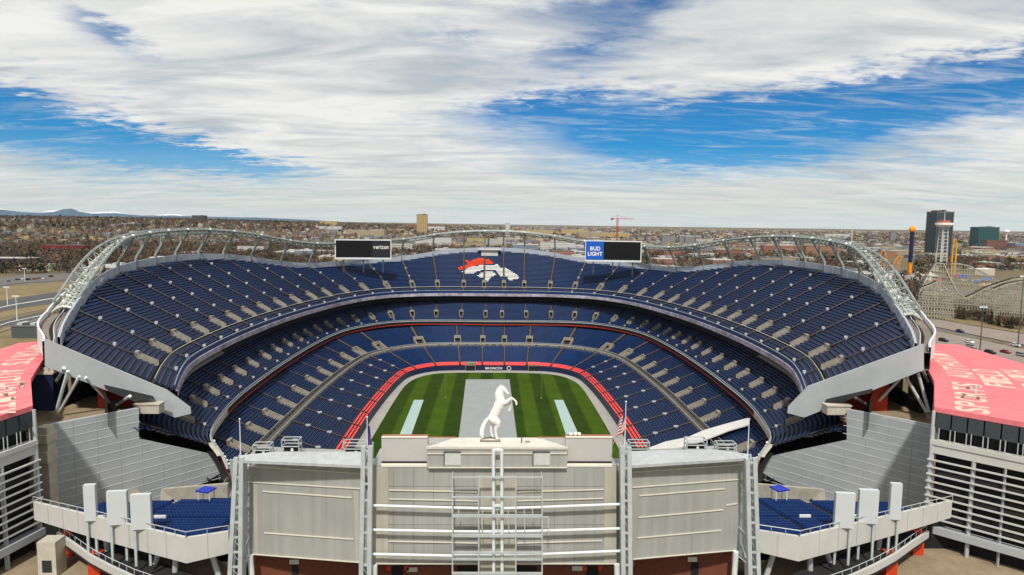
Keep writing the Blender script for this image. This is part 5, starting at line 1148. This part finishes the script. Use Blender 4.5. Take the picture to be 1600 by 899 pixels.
# the far wood and street trees as one mass
def far_trees():
    V = []; MI = []; n = 0; rng = RNG
    while n < 19500:
        px = rng.uniform(-60, 1660); d = 900 * (9.0 ** (rng.random() ** .8)) if n % 3 else 600 + 900 * rng.random(); x, y = polar(px, d)
        dens = 1.0 if px < 520 else (.75 if px < 800 else (.45 if px < 1150 else .48))
        if rng.random() > dens or blocked(x, y): continue
        n += 1; far = d > 2200; nt = 10 if far else (34 if d < 1200 else 20); s = rng.uniform(.75, 1.4) * (1.25 if far else 1); k = int(rng.choice([0, 0, 1, 1, 4, 2, 3])); cone = k == 3 and rng.random() < .4
        pts = crown_tris(nt, (4.5 if cone else 9.5) * s, 8.5 * s, 1.2 * s, (.9 if not far else 1.7) * s * (1 if k != 3 else 1.2), cone) + np.array([x, y, hgt(x, y)])
        V.append(pts); MI.append(np.full(nt, k))
    tag(bigmesh('distant_trees', np.concatenate(V), 3, TW, np.concatenate(MI)), 'brown mass of leafless street trees fading to the horizon', 'trees', kind='stuff')
far_trees()
# ------------------------------------------------------------------ houses and blocks of the city
WALLS = [((.62, .58, .50), 'cream'), ((.36, .15, .10), 'red brick'), ((.50, .40, .26), 'tan'), ((.72, .72, .70), 'white'), ((.30, .30, .32), 'grey'), ((.60, .46, .20), 'ochre'), ((.42, .22, .14), 'brown brick'), ((.25, .32, .40), 'blue grey')]
WM = [win_mat('wall_' + n.replace(' ', '_'), tuple(x * .72 for x in c), tuple(x * .22 + .015 for x in c), .5, .31, .5) for c, n in WALLS]
RM = [mat('roof_grey', (.12, .115, .12), .9, .15), mat('roof_brown', (.11, .075, .055), .9, .15), mat('roof_pale', (.40, .39, .37), .8, .12), mat('roof_red', (.19, .075, .05), .9, .15)]
def house_geo(w_, l, h, rh):
    a = MB(); a.box((0, 0, -1), (w_, l, h + 1)); a.add([(-w_ / 2, -l / 2, h), (w_ / 2, -l / 2, h), (0, -l / 2, h + rh), (-w_ / 2, l / 2, h), (w_ / 2, l / 2, h), (0, l / 2, h + rh)], [(0, 1, 2), (5, 4, 3)])
    r = MB()
    for s_ in (-1, 1): r.slab([(s_ * (w_ / 2 + .5), -l / 2 - .4, h - .15), (s_ * (w_ / 2 + .5), l / 2 + .4, h - .15), (0, l / 2 + .4, h + rh + .05), (0, -l / 2 - .4, h + rh + .05)], (0, 0, .22))
    r.box((w_ * .2, l * .2, h + rh * .3), (.9, .9, rh * .9 + .6)); return a, r
def block_geo(w_, l, h):
    a = MB(); a.box((0, 0, -1), (w_, l, h + 1)); r = MB(); r.box((0, 0, h), (w_ + .4, l + .4, .5)); r.box((w_ * .2, 0, h + .5), (w_ * .12 + 1, l * .2 + 1, 1.8)); r.box((-w_ * .25, l * .1, h + .5), (2.5, 2.5, 1.2)); return a, r
HP = []
for i in range(8):
    a, r = house_geo(random.uniform(8, 11), random.uniform(10, 15), random.uniform(3.5, 6.5), random.uniform(2, 3.2)); t = thing('house', 'x', 'house'); a.build('wall', WM[i], t, local=True); r.build('roof', RM[i % 2 if i != 5 else 3], t, local=True); HP.append((t, WALLS[i][1]))
BP = []
for i in range(8):
    w_ = random.uniform(22, 48); l = random.uniform(16, 30); h = random.uniform(5, 13); a, r = block_geo(w_, l, h); t = thing('commercial_building', 'x', 'building'); a.build('wall', WM[(i * 3) % 8], t, local=True); r.build('roof', RM[2 if i % 3 else 0], t, local=True); BP.append((t, WALLS[(i * 3) % 8][1]))
hused = set()
def put_b(protos_, i, x, y, rz, label, group, sc=1.0):
    t, _ = protos_[i]; key = t.name; z = hgt(x, y)
    if key not in hused: hused.add(key); t.location = (x, y, z); t.rotation_euler = (0, 0, rz); t.scale = sc if isinstance(sc, tuple) else (sc,) * 3; t['label'] = label; t['group'] = group; return t
    return dup(t, (x, y, z), rz, label, group, sc)
c = 0
while c < 230:
    px = random.uniform(-10, 1610); d = 520 + 1700 * random.random() ** 1.3; x, y = polar(px, d)
    if blocked(x, y): continue
    i = random.randrange(8); rz = R(random.choice((4, 94)) + random.uniform(-2, 2)); put_b(HP, i, x, y, rz, '%s gabled house among the trees beyond the stadium' % HP[i][1], '%s gabled houses' % HP[i][1], random.uniform(.9, 1.25)); c += 1
c = 0
while c < 145:
    px = random.uniform(150, 1610); d = 650 + 2400 * random.random() ** 1.2
    if c % 3 == 0: px, d = random.uniform(610, 1060), random.uniform(560, 1300)
    x, y = polar(px, d)
    if blocked(x, y) or (px < 500 and random.random() < .6): continue
    i = random.randrange(8); rz = R(random.choice((4, 94))); put_b(BP, i, x, y, rz, '%s flat roofed commercial block in the city beyond' % BP[i][1], '%s flat roofed blocks' % BP[i][1], random.uniform(.8, 1.5)); c += 1
def far_city():
    V = []; MI = []; rng = RNG; n = 0
    while n < 5200:
        px = rng.uniform(-40, 1640); d = 1500 * (7.5 ** rng.random()); x, y = polar(px, d); dens = .26 if px < 450 else (.5 if px < 800 else .85)
        if rng.random() > dens: continue
        n += 1; w_, l, h = rng.uniform(9, 16), rng.uniform(9, 16), rng.uniform(5, 9)
        if px > 700 and rng.random() < .4: w_, l, h = rng.uniform(20, 55), rng.uniform(15, 38), rng.uniform(5, 12)
        z = hgt(x, y) - 1; rz = 0.07; X0, X1, Y0, Y1, z1 = x - w_ / 2, x + w_ / 2, y - l / 2, y + l / 2, z + h
        q = lambda *p: np.array(p)
        V += [q((X0, Y0, z), (X1, Y0, z), (X1, Y0, z1), (X0, Y0, z1)), q((X1, Y0, z), (X1, Y1, z), (X1, Y1, z1), (X1, Y0, z1)), q((X0, Y1, z), (X0, Y0, z), (X0, Y0, z1), (X0, Y1, z1)), q((X1, Y1, z), (X0, Y1, z), (X0, Y1, z1), (X1, Y1, z1))]
        wmi = int(rng.integers(0, 8)); MI += [wmi] * 4
        V += [q((X0, Y0, z1), (X1, Y0, z1), (X1, Y1, z1), (X0, Y1, z1))]; MI += [8 + (int(rng.integers(0, 4)) if w_ < 20 else int(rng.choice([0, 0, 1, 2, 2])))]
    tag(bigmesh('distant_buildings', np.concatenate(V), 4, WM + RM, MI), 'pale scatter of far houses and warehouses towards the horizon', 'buildings', kind='stuff')
far_city()
# ------------------------------------------------------------------ named buildings, placed where they stand
def hit(px, py, dist):            # where the sight line through the foot of a building meets the ground
    r = ray(px, py); hl = math.hypot(r.x, r.y); d = 330.0
    while d < 4000:
        if H + r.z / hl * d < hgt(r.x / hl * d, r.y / hl * d): return d
        d += 6
    return max(dist, 2600)
def bld(name, x0, x1, ytop, ybase, dist, label, wall, roof=None, depth=20, cat='building', rz=0, extra=None, group=None):
    dist = hit((x0 + x1) / 2, ybase, dist); a = azd((x0 + x1) / 2); cx, cy = dist * math.sin(a), dist * math.cos(a); k = dist / F / math.cos(azd((x0 + x1) / 2)) * math.cos(azd((x0 + x1) / 2)); wd = (x1 - x0) * cy / F
    zt = D((x0 + x1) / 2, ytop, cy).z; zb = min(D((x0 + x1) / 2, ybase, cy).z, hgt(cx, cy)) - 1; t = thing(name, label, cat, (cx, cy, zb), group)
    m = MB(); m.box((cx, cy + depth / 2, zb), (wd, depth, zt - zb), 0); m.build('wall', wall, t)
    m = MB(); m.box((cx, cy + depth / 2, zt), (wd + .5, depth + .5, max(.5, (zt - zb) * .03))); m.box((cx + wd * .2, cy + depth / 2, zt), (wd * .15 + 1, depth * .2, max(1.2, (zt - zb) * .07))); m.build('roof', roof or RM[2], t)
    if extra: extra(t, cx, cy, wd, zb, zt)
    return t
wm = lambda n, c, g=(.03, .035, .045), fx=.28, fz=.3, mo=.35, ro=.6: win_mat(n, c, g, fx, fz, mo, ro)
def crown_top(t, cx, cy, wd, zb, zt):
    m = MB(); m.box((cx - wd * .22, cy + 12, zt), (wd * .45, 16, 5)); m.box((cx + wd * .2, cy + 14, zt), (wd * .35, 14, 3)); m.build('penthouse', GLASS, t); m = MB()
    for k in range(8): m.box((cx - wd * .46 + k * wd * .13, cy - .3, zb), (.9, .6, zt - zb))
    m.build('fins', mat('mullion', (.10, .11, .15), .4, .1), t)
bld('skyscraper', 1463, 1491, 333, 405, 1480, 'tall dark glass residential tower behind the white observation tower', wm('tower_glass', (.045, .06, .075), (.012, .03, .035), .2, .3, .3, .2), RM[0], 30, 'skyscraper', 0, crown_top)
bld('office_block', 1530, 1564, 356, 389, 1350, 'broad teal glass office block right of the tall tower', wm('teal_glass', (.03, .09, .095), (.015, .06, .07), .15, .28, .2, .2), RM[0], 34, 'office building', 0, lambda t, cx, cy, wd, zb, zt: (lambda m: (m.box((cx + 2, cy + 12, zt), (wd * .6, 14, 3)), m.build('penthouse', GLASS, t)))(MB()))
bld('brick_building', 1545, 1578, 376, 392, 1150, 'long red brick building in front of the teal glass block', wm('dark_brick_windows', (.22, .09, .06)), RM[1], 20)
bld('brick_building', 1578, 1604, 388, 400, 1000, 'grey and brown building at the right edge beyond the coaster', wm('grey_brown', (.22, .20, .18)), RM[1], 18)
bld('apartment_tower', 651, 667, 336, 353, 2300, 'square tan tower standing above the treeline left of centre', wm('tan_tower', (.42, .30, .14), (.2, .13, .07), .12, .25, .4), RM[1], 30, 'tower block')
bld('low_building', 630, 690, 352, 358, 2100, 'long low brick red building at the foot of the tan tower', WM[1], RM[3], 30)
bld('office_block', 662, 695, 354, 362, 1700, 'white building with dark window bays beside the tan tower', wm('white_bays', (.62, .60, .55), (.04, .04, .04), .12, .12, .45), RM[2], 20)
bld('dark_block', 300, 319, 337, 345, 3200, 'dark block rising above the left treeline against the mountains', wm('dark_block_wall', (.06, .055, .06)), RM[0], 30)
bld('orange_building', 500, 526, 346, 353, 2300, 'orange roofed building on the skyline above the left video board', WM[5], mat('orange_roof', (.5, .17, .05), .8, .1), 30)
bld('white_building', 494, 533, 354, 362, 1700, 'long white building among trees left of the video board', WM[3], RM[2], 20)
for i, (x0, x1, y0, y1, d) in enumerate(((812, 866, 360, 368, 1500), (878, 920, 359, 368, 1450), (905, 940, 363, 374, 1300), (730, 762, 372, 389, 720), (765, 790, 374, 388, 760), (925, 985, 364, 374, 1250), (1063, 1085, 369, 382, 1150), (985, 1010, 370, 376, 1300), (845, 900, 379, 396, 640), (1036, 1056, 369, 382, 1180), (1072, 1086, 370, 384, 1050))):
    names = ['long ochre apartment row above the far centre rim', 'ochre and white apartment row right of centre skyline', 'tan apartment block behind the blue sign board', 'yellow apartment block just behind the rim left of the camera deck', 'pale yellow flats just behind the centre of the rim', 'long ochre building beneath the red crane', 'pale grey slab block right of the crane', 'teal and cream block right of the crane', 'white walled building behind the rim right of centre', 'grey slab block nearest the crane', 'second grey slab block farther right of the crane']
    bld('apartment_block', x0, x1, y0, y1, d, names[i], WM[[5, 5, 2, 5, 0, 5, 4, 7, 3, 4, 4][i]], RM[[2, 2, 2, 1, 2, 2, 2, 0, 2, 1, 2][i]], 16, 'apartments')
bld('blue_building', 762, 776, 375, 387, 640, 'small bright blue building just behind the centre of the rim', mat('bright_blue_wall', (.02, .12, .35), .5, .1), RM[0], 10)
for i, (x0, x1, y0, y1, d, w_) in enumerate(((1120, 1180, 392, 402, 760, 1), (1195, 1255, 384, 397, 820, 1), (1262, 1320, 385, 400, 800, 6), (1200, 1240, 399, 403, 640, 4), (640, 705, 371, 386, 800, 3), (455, 520, 392, 402, 640, 0), (370, 410, 385, 398, 700, 3), (540, 600, 360, 370, 1300, 2))):
    nm = ['red brick shed in the yard behind the right truss', 'long brick warehouse behind the right truss arch', 'brown brick warehouse right of the long one', 'low dark roofed shed close behind the right rim', 'white building behind the rim between board and centre', 'cream row of flats behind the rim left of the board', 'white houses row behind the left truss', 'tan roofed building above the left video board']
    bld('warehouse', x0, x1, y0, y1, d, nm[i], WM[w_], RM[2 if i % 2 else 1], 18)
bld('red_building', 62, 128, 384, 396, 760, 'long low dark red building beyond the left car park', mat('dark_red_wall', (.16, .015, .02), .8, .1), RM[1], 16)
bld('yellow_building', 80, 108, 398, 407, 640, 'low bright yellow building beyond the left carriageway', mat('bright_yellow_wall', (.75, .42, .01), .6, .1), RM[1], 12)
bld('flat_roofed_building', -40, 38, 404, 421, 600, 'wide white roofed dark building at the far left', mat('dark_wall', (.03, .03, .03), .7, .1), RM[2], 22)
bld('flat_roofed_building', 22, 72, 413, 424, 560, 'pale green low shop building at the left edge', mat('pale_green_wall', (.50, .52, .38), .7, .1), RM[2], 10)
bld('utility_building', 8, 66, 511, 532, 345, 'small dark plant building with grey roof units left of the stadium', mat('plant_wall', (.07, .08, .085), .7, .2), RM[0], 16, extra=lambda t, cx, cy, wd, zb, zt: [(lambda m, k: (m.box((cx - wd * .35 + k * wd * .17, cy + 5, zt), (2.4, 6, 1.6)), m.build('roof_unit', STEELD if k % 2 else STEEL, t)))(MB(), k) for k in range(5)])
bld('white_building', 1290, 1330, 366, 372, 2000, 'low white warehouse beyond the right truss arch', WM[3], RM[2], 20)
bld('church', 790, 797, 349, 357, 1900, 'small white church like building on the centre skyline', WM[3], RM[2], 10, 'church', 0, lambda t, cx, cy, wd, zb, zt: (lambda m: (m.tube((cx, cy, zt), (cx, cy, zt + 14), 2.5, 4, 0, .1), m.build('spire', WHITE, t)))(MB()))
bld('tower_block', 1394, 1402, 363, 380, 1900, 'slim grey tower block on the skyline right of the stadium', WM[4], RM[0], 14, 'tower block')
def mast(px, y0, dist, r, lab, mt, name='mast', cat='mast', ball=0):
    a = azd(px); cx, cy = dist * math.sin(a), dist * math.cos(a); t = thing(name, lab, cat, (cx, cy, hgt(cx, cy))); z = D(px, y0, cy).z; m = MB(); m.tube((cx, cy, hgt(cx, cy)), (cx, cy, z), r, 8, 0, r * .4); m.build('shaft', mt, t)
    if ball: m = MB(); m.ball((cx, cy, z), ball, 0, 10, 6, .7); m.build('tank', mt, t)
mast(1333, 354, 1700, 1.3, 'slender cream spire on the right skyline', TRIM); mast(1575, 362, 2300, 2.6, 'white water tower on the right skyline', WHITE, 'water_tower', 'water tower', 7)
# tower crane
def crane():
    a = azd(965); d = 1500; cx, cy = d * math.sin(a), d * math.cos(a); z0 = hgt(cx, cy); zt = D(965, 342, cy).z; t = thing('tower_crane', 'red tower crane standing over the centre skyline', 'crane', (cx, cy, z0)); cr = mat('crane_red', (.42, .03, .03), .6, .1)
    m = MB(); w_ = 1.3
    for sx in (-1, 1):
        for sy in (-1, 1): m.bar((cx + sx * w_, cy + sy * w_, z0), (cx + sx * w_, cy + sy * w_, zt), .8, .8)
    for k in range(18): z = z0 + (zt - z0) * k / 18; zn = z0 + (zt - z0) * (k + 1) / 18; m.bar((cx - w_, cy - w_, z), (cx + w_, cy - w_, zn), .4, .4)
    m.build('tower', cr, t); m = MB(); j = D(990, 343, cy).x; b = D(955, 343, cy).x; m.bar((b, cy, zt), (j, cy, zt), 1.2, 1.2); m.bar((cx, cy, zt), (cx, cy, zt + 8), .8, .8); m.tube((cx, cy, zt + 8), (j * .6 + cx * .4, cy, zt + .5), .25, 4); m.tube((cx, cy, zt + 8), (b, cy, zt + .5), .25, 4); m.build('jib', cr, t)
    m = MB(); m.box((b + 2, cy, zt - 3), (5, 3, 4)); m.build('counterweight', STEELD, t)
crane()
# ------------------------------------------------------------------ amusement park
def at(px, py_base, d): a = azd(px); x, y = d * math.sin(a), d * math.cos(a); return x, y
def observation_tower():
    x, y = at(1476, 410, 1150); z0 = hgt(x, y); zt = D(1476, 350, y).z; t = thing('observation_tower', 'white lattice observation tower with a disc top in front of the dark skyscraper', 'observation tower', (x, y, z0))
    m = MB(); w_ = 6.6
    for sx in (-1, 1):
        for sy in (-1, 1): m.bar((x + sx * w_ * .75, y + sy * w_ * .75, z0), (x + sx * w_ * .55, y + sy * w_ * .55, zt), 1.3, 1.3)
    n = 13
    for k in range(n):
        z = z0 + (zt - z0) * (k + .5) / n
        for sx in (-1, 1): m.bar((x + sx * w_ * .65, y - w_ * .65, z), (x + sx * w_ * .65, y + w_ * .65, z), .6, .8)
        m.bar((x - w_ * .65, y - w_ * .65, z), (x + w_ * .65, y - w_ * .65, z), .6, .9); m.bar((x - w_ * .65, y + w_ * .65, z), (x + w_ * .65, y + w_ * .65, z), .6, .9)
    m.box((x, y, z0), (2.5, 2.5, zt - z0)); m.build('shaft', mat('tower_paint', (.50, .49, .45), .6, .1), t)
    m = MB(); m.tube((x, y, zt - 5), (x, y, zt - 1.5), 7, 16, 0, 11.5); m.tube((x, y, zt - 1.5), (x, y, zt + 1.5), 11.5, 16, 0, 11.5); m.build('observation_deck', WHITE, t)
    m = MB(); m.tube((x, y, zt + 1.5), (x, y, zt + 5), 9, 16, 0, 7.0); m.build('deck_roof', mat('dull_red_roof', (.30, .07, .03), .6, .1), t); m = MB(); m.tube((x, y, zt + 5), (x, y, zt + 19), .8, 6, 0, .2); m.build('antenna', STEEL, t)
observation_tower()
def drop_tower():
    x, y = at(1427, 440, 820); z0 = hgt(x, y); zt = D(1430, 360, y).z; zm = D(1430, 410, y).z; t = thing('drop_tower', 'slim navy drop tower ride with an orange cap and orange lower half', 'drop tower', (x, y, z0))
    m = MB(); m.tube((x, y, zm), (x, y, zt), 2.0, 8); m.build('upper_shaft', NAVY, t); m = MB()
    for sx in (-1, 1):
        for sy in (-1, 1): m.bar((x + sx * 1.3, y + sy * 1.3, z0), (x + sx * 1.3, y + sy * 1.3, zm), .6, .6)
    for k in range(9): z = z0 + (zm - z0) * k / 9; m.bar((x - 1.3, y - 1.3, z), (x + 1.3, y - 1.3, z + 3), .4, .4)
    m.box((x, y, z0), (2.2, 2.2, zm - z0), 0); m.build('lower_shaft', mat('ride_amber', (.62, .26, .02), .5, .3, .2), t); m = MB(); m.ball((x, y, zt + 1), 3.4, 0, 10, 6); m.build('cap', mat('cap_orange', (.85, .30, .02), .5, .05), t)
    m = MB(); m.tube((x, y, z0), (x, y, z0 + 6), 2.2, 10); m.build('base_ring', RED, t)
drop_tower()
def coaster_steel(name, pts, d, lab, mt, mt2, r=.55, rt=None):
    P = []
    for px, py in pts: x, y = at(px, 0, d); P.append(Vector((x, y, D(px, py, y).z)))
    C = P; t = thing(name, lab, 'roller coaster', (C[0].x, C[0].y, GZ)); m = MB()
    for o in (0, 1.2): m.path([c + Vector((0, o, 0)) for c in C], r * .6, 6)
    m.build('track', mt, t)
    m = MB()
    for c in C[1::3]:
        m.tube((c.x, c.y, hgt(c.x, c.y)), c, r * .8, 6)
    m.build('supports', mt2, t)
coaster_steel('steel_coaster', [(1379, 415), (1380, 402), (1382, 393), (1384, 391), (1387, 394), (1389, 402), (1391, 414), (1395, 420), (1400, 416), (1404, 408), (1407, 402), (1410, 399), (1413, 403), (1411, 410), (1406, 416)], 900, 'orange steel roller coaster left of the navy drop tower', mat('coaster_orange', (.80, .28, .03), .5, .1), mat('coaster_orange2', (.60, .25, .05), .5, .1))
coaster_steel('steel_coaster', [(1492, 415), (1493, 385), (1494, 375), (1497, 375), (1498, 385), (1499, 412)], 1000, 'tall narrow yellow coaster tower right of the observation tower', YEL, YEL, .7)
for px, py, w_, c_, lab in ((1505, 404, 12, (.35, .02, .06), 'small crimson ride pavilion beside the yellow coaster'), (1510, 408, 14, (.03, .06, .30), 'blue ride pavilion beside the yellow coaster'), (1406, 412, 12, (.02, .20, .20), 'teal topped ride between the orange coaster tracks'), (1440, 425, 14, (.5, .5, .46), 'pale pavilion right of the drop tower'), (1460, 418, 16, (.45, .42, .36), 'cream pavilion left of the wooden coaster'), (1388, 428, 12, (.4, .1, .08), 'red roofed stall under the orange coaster'), (1350, 404, 16, (.05, .15, .22), 'blue roofed hall left of the orange coaster')):
    d = (H - GZ) / math.tan(max(.02, (py - 352 - (px - 800) * .012) / F)); x, y = at(px, 0, min(d, 900)); t = thing('ride_pavilion', lab, 'pavilion', (x, y, GZ)); m = MB(); m.tube((x, y, GZ - 1), (x, y, GZ + 4), w_ * .42, 10); m.build('body', WM[0], t); m = MB(); m.tube((x, y, GZ + 4), (x, y, GZ + 8), w_ * .55, 10, 0, .4); m.build('roof', mat('pav_%d' % px, c_, .6, .1), t)
for i in range(40):
    px = random.uniform(1330, 1600); d = random.uniform(560, 900); x, y = at(px, 0, d)
    if px > 1425 and d < 760: continue
    t = thing('ride_booth', 'small coloured booth in the amusement park grounds', 'booth', (x, y, GZ), 'coloured booths of the amusement park'); m = MB(); w_ = random.uniform(4, 9); m.box((x, y, GZ - 1), (w_, w_, random.uniform(3, 5)), random.random()); m.build('body', random.choice(WM), t); m = MB(); m.tube((x, y, GZ + 3), (x, y, GZ + 6), w_ * .75, 4, 0, .2); m.build('roof', random.choice([RM[0], RM[2], RM[3], ORANGE, YEL, mat('tent_blue', (.05, .15, .4), .6, .1), mat('tent_green', (.05, .2, .1), .6, .1)]), t)
def wooden_coaster():
    wood = mat('weathered_white_wood', (.43, .40, .33), .85, .25, .5); rail_ = mat('dark_track', (.06, .05, .045), .8, .1)
    # track profiles in the photo: (px, top py) with distance; bents go from the track to the ground
    runs = [([(1443, 458), (1455, 428), (1466, 411), (1478, 412), (1490, 434), (1502, 455), (1516, 466), (1530, 460), (1548, 450), (1570, 442), (1590, 436), (1625, 432)], 520, 0), ([(1490, 411), (1502, 412), (1520, 416), (1540, 426), (1560, 436), (1575, 442), (1600, 436), (1625, 432)], 560, 1), ([(1560, 452), (1580, 444), (1600, 440), (1625, 440)], 500, 2), ([(1448, 450), (1470, 440), (1484, 450), (1500, 462)], 500, 3)]
    x0, y0 = at(1530, 0, 530); t = thing('wooden_coaster', 'sprawling pale wooden roller coaster trestle right of the stadium', 'roller coaster', (x0, y0, GZ)); allm = MB()
    for pts, d, ri in runs:
        cum = []
        for (a, b) in zip(pts[:-1], pts[1:]):
            n = max(2, int(abs(b[0] - a[0]) / 3.8))
            for k in range(n): f = k / n; cum.append((a[0] + (b[0] - a[0]) * f, a[1] + (b[1] - a[1]) * f))
        P = []
        for px, py in cum: x, y = at(px, 0, d); P.append(Vector((x, y, max(D(px, py, y).z, GZ + 2))))
        tm = MB(); 
        for o in (-.9, .9): tm.path([p + Vector((0, o, .4)) for p in P], .28, 4)
        tm.build('track', rail_, t)
        m = MB()
        for i, p in enumerate(P):
            for o, fl in ((-1.3, -2.2), (1.3, 2.2)): m.bar((p.x, p.y + o, p.z), (p.x, p.y + o + fl, GZ), .19, .19)
            z = GZ + 2.5
            while z < p.z: m.bar((p.x, p.y - 3, z), (p.x, p.y + 3, z), .18, .18); z += 3.4
            if i:
                q = P[i - 1]; z = GZ + 2.5
                while z < min(p.z, q.z):
                    for o in (-2.0, 2.0): m.bar((q.x, q.y + o, z), (p.x, p.y + o, z), .2, .22)
                    if z + 3.4 < min(p.z, q.z): m.bar((q.x, q.y - 2, z), (p.x, p.y - 2, z + 3.4), .14, .14)
                    z += 3.4
                m.bar(q - Vector((0, 1.3, 0)), p - Vector((0, 1.3, 0)), .4, .5)
        m.build('trestle', wood, t)
wooden_coaster()
bld('station_building', 1530, 1562, 421, 431, 640, 'white roofed coaster station behind the wooden trestle', CONCL, WHITE, 14)
# ------------------------------------------------------------------ mountains, far left
def mountains():
    ridge = [(-140, 331), (-60, 326), (-20, 328), (0, 327), (30, 331), (60, 333), (85, 331), (100, 327), (112, 326), (125, 331), (145, 334), (180, 333), (220, 337), (270, 337), (330, 339), (400, 340), (470, 343), (520, 346)]
    for nm, dd, off, mt in (('mountains', 30000, 0, mat('far_mountain', (.015, .060, .12), .95, .2, .0004)),):  # dark conifer slopes with the blue of distance haze put into the colour
        m = MB(); top = []
        for (a, b) in zip(ridge[:-1], ridge[1:]):
            for k in range(10):
                f = k / 10; px = a[0] + (b[0] - a[0]) * f; py = a[1] + (b[1] - a[1]) * f + random.uniform(-.25, .25); x, y = polar(px, dd); top.append((Vector((x, y, D(px, py, y).z)), px))
        for (p, _), (q, _2) in zip(top[:-1], top[1:]):
            pf, qf = p * .86, q * .86; pf.z = qf.z = 0; m.quad(pf, qf, q, p); pb, qb = p * 1.15, q * 1.15; pb.z = qb.z = 0; m.quad(p, q, qb, pb)
        tag(m.build(nm, mt), kind='structure')
    snow = mat('snow_ridge', (.80, .80, .78), .9, .3, .0006); m = MB()
    for a, b in ((-60, 24), (64, 96), (120, 210), (240, 300)):
        xs = np.linspace(a, b, 12); P = []
        for i, px in enumerate(xs):
            py = np.interp(px, [r[0] for r in ridge], [r[1] for r in ridge]) - (2.6 * math.sin(math.pi * i / 11) + random.uniform(0, .5)) + .6; x, y = polar(px, 42000); P.append(Vector((x, y, D(px, py, y).z)))
        for p, q in zip(P[:-1], P[1:]): pf, qf = p * .9, q * .9; pf.z = qf.z = -50; pb, qb = p * 1.1, q * 1.1; pb.z = qb.z = -50; m.quad(pf, qf, q, p); m.quad(p, q, qb, pb)
    tag(m.build('mountains', snow), kind='structure')
mountains()

# ------------------------------------------------------------------ air
def haze():
    m = MB(); m.box((0, 12000, -80), (80000, 66000, 700)); m_ = bpy.data.materials.new('haze'); m_.use_nodes = True; nt = m_.node_tree; nt.nodes.clear()
    v = nt.nodes.new('ShaderNodeVolumePrincipled'); v.inputs['Density'].default_value = HAZE_DENS; v.inputs['Color'].default_value = (.74, .86, .97, 1); v.inputs['Anisotropy'].default_value = .0
    o = nt.nodes.new('ShaderNodeOutputMaterial'); nt.links.new(v.outputs[0], o.inputs['Volume']); tag(m.build('haze', m_), 'thin pale blue haze over the far city and hills', 'haze', kind='stuff')
HAZE_DENS = 1.0e-5
haze()
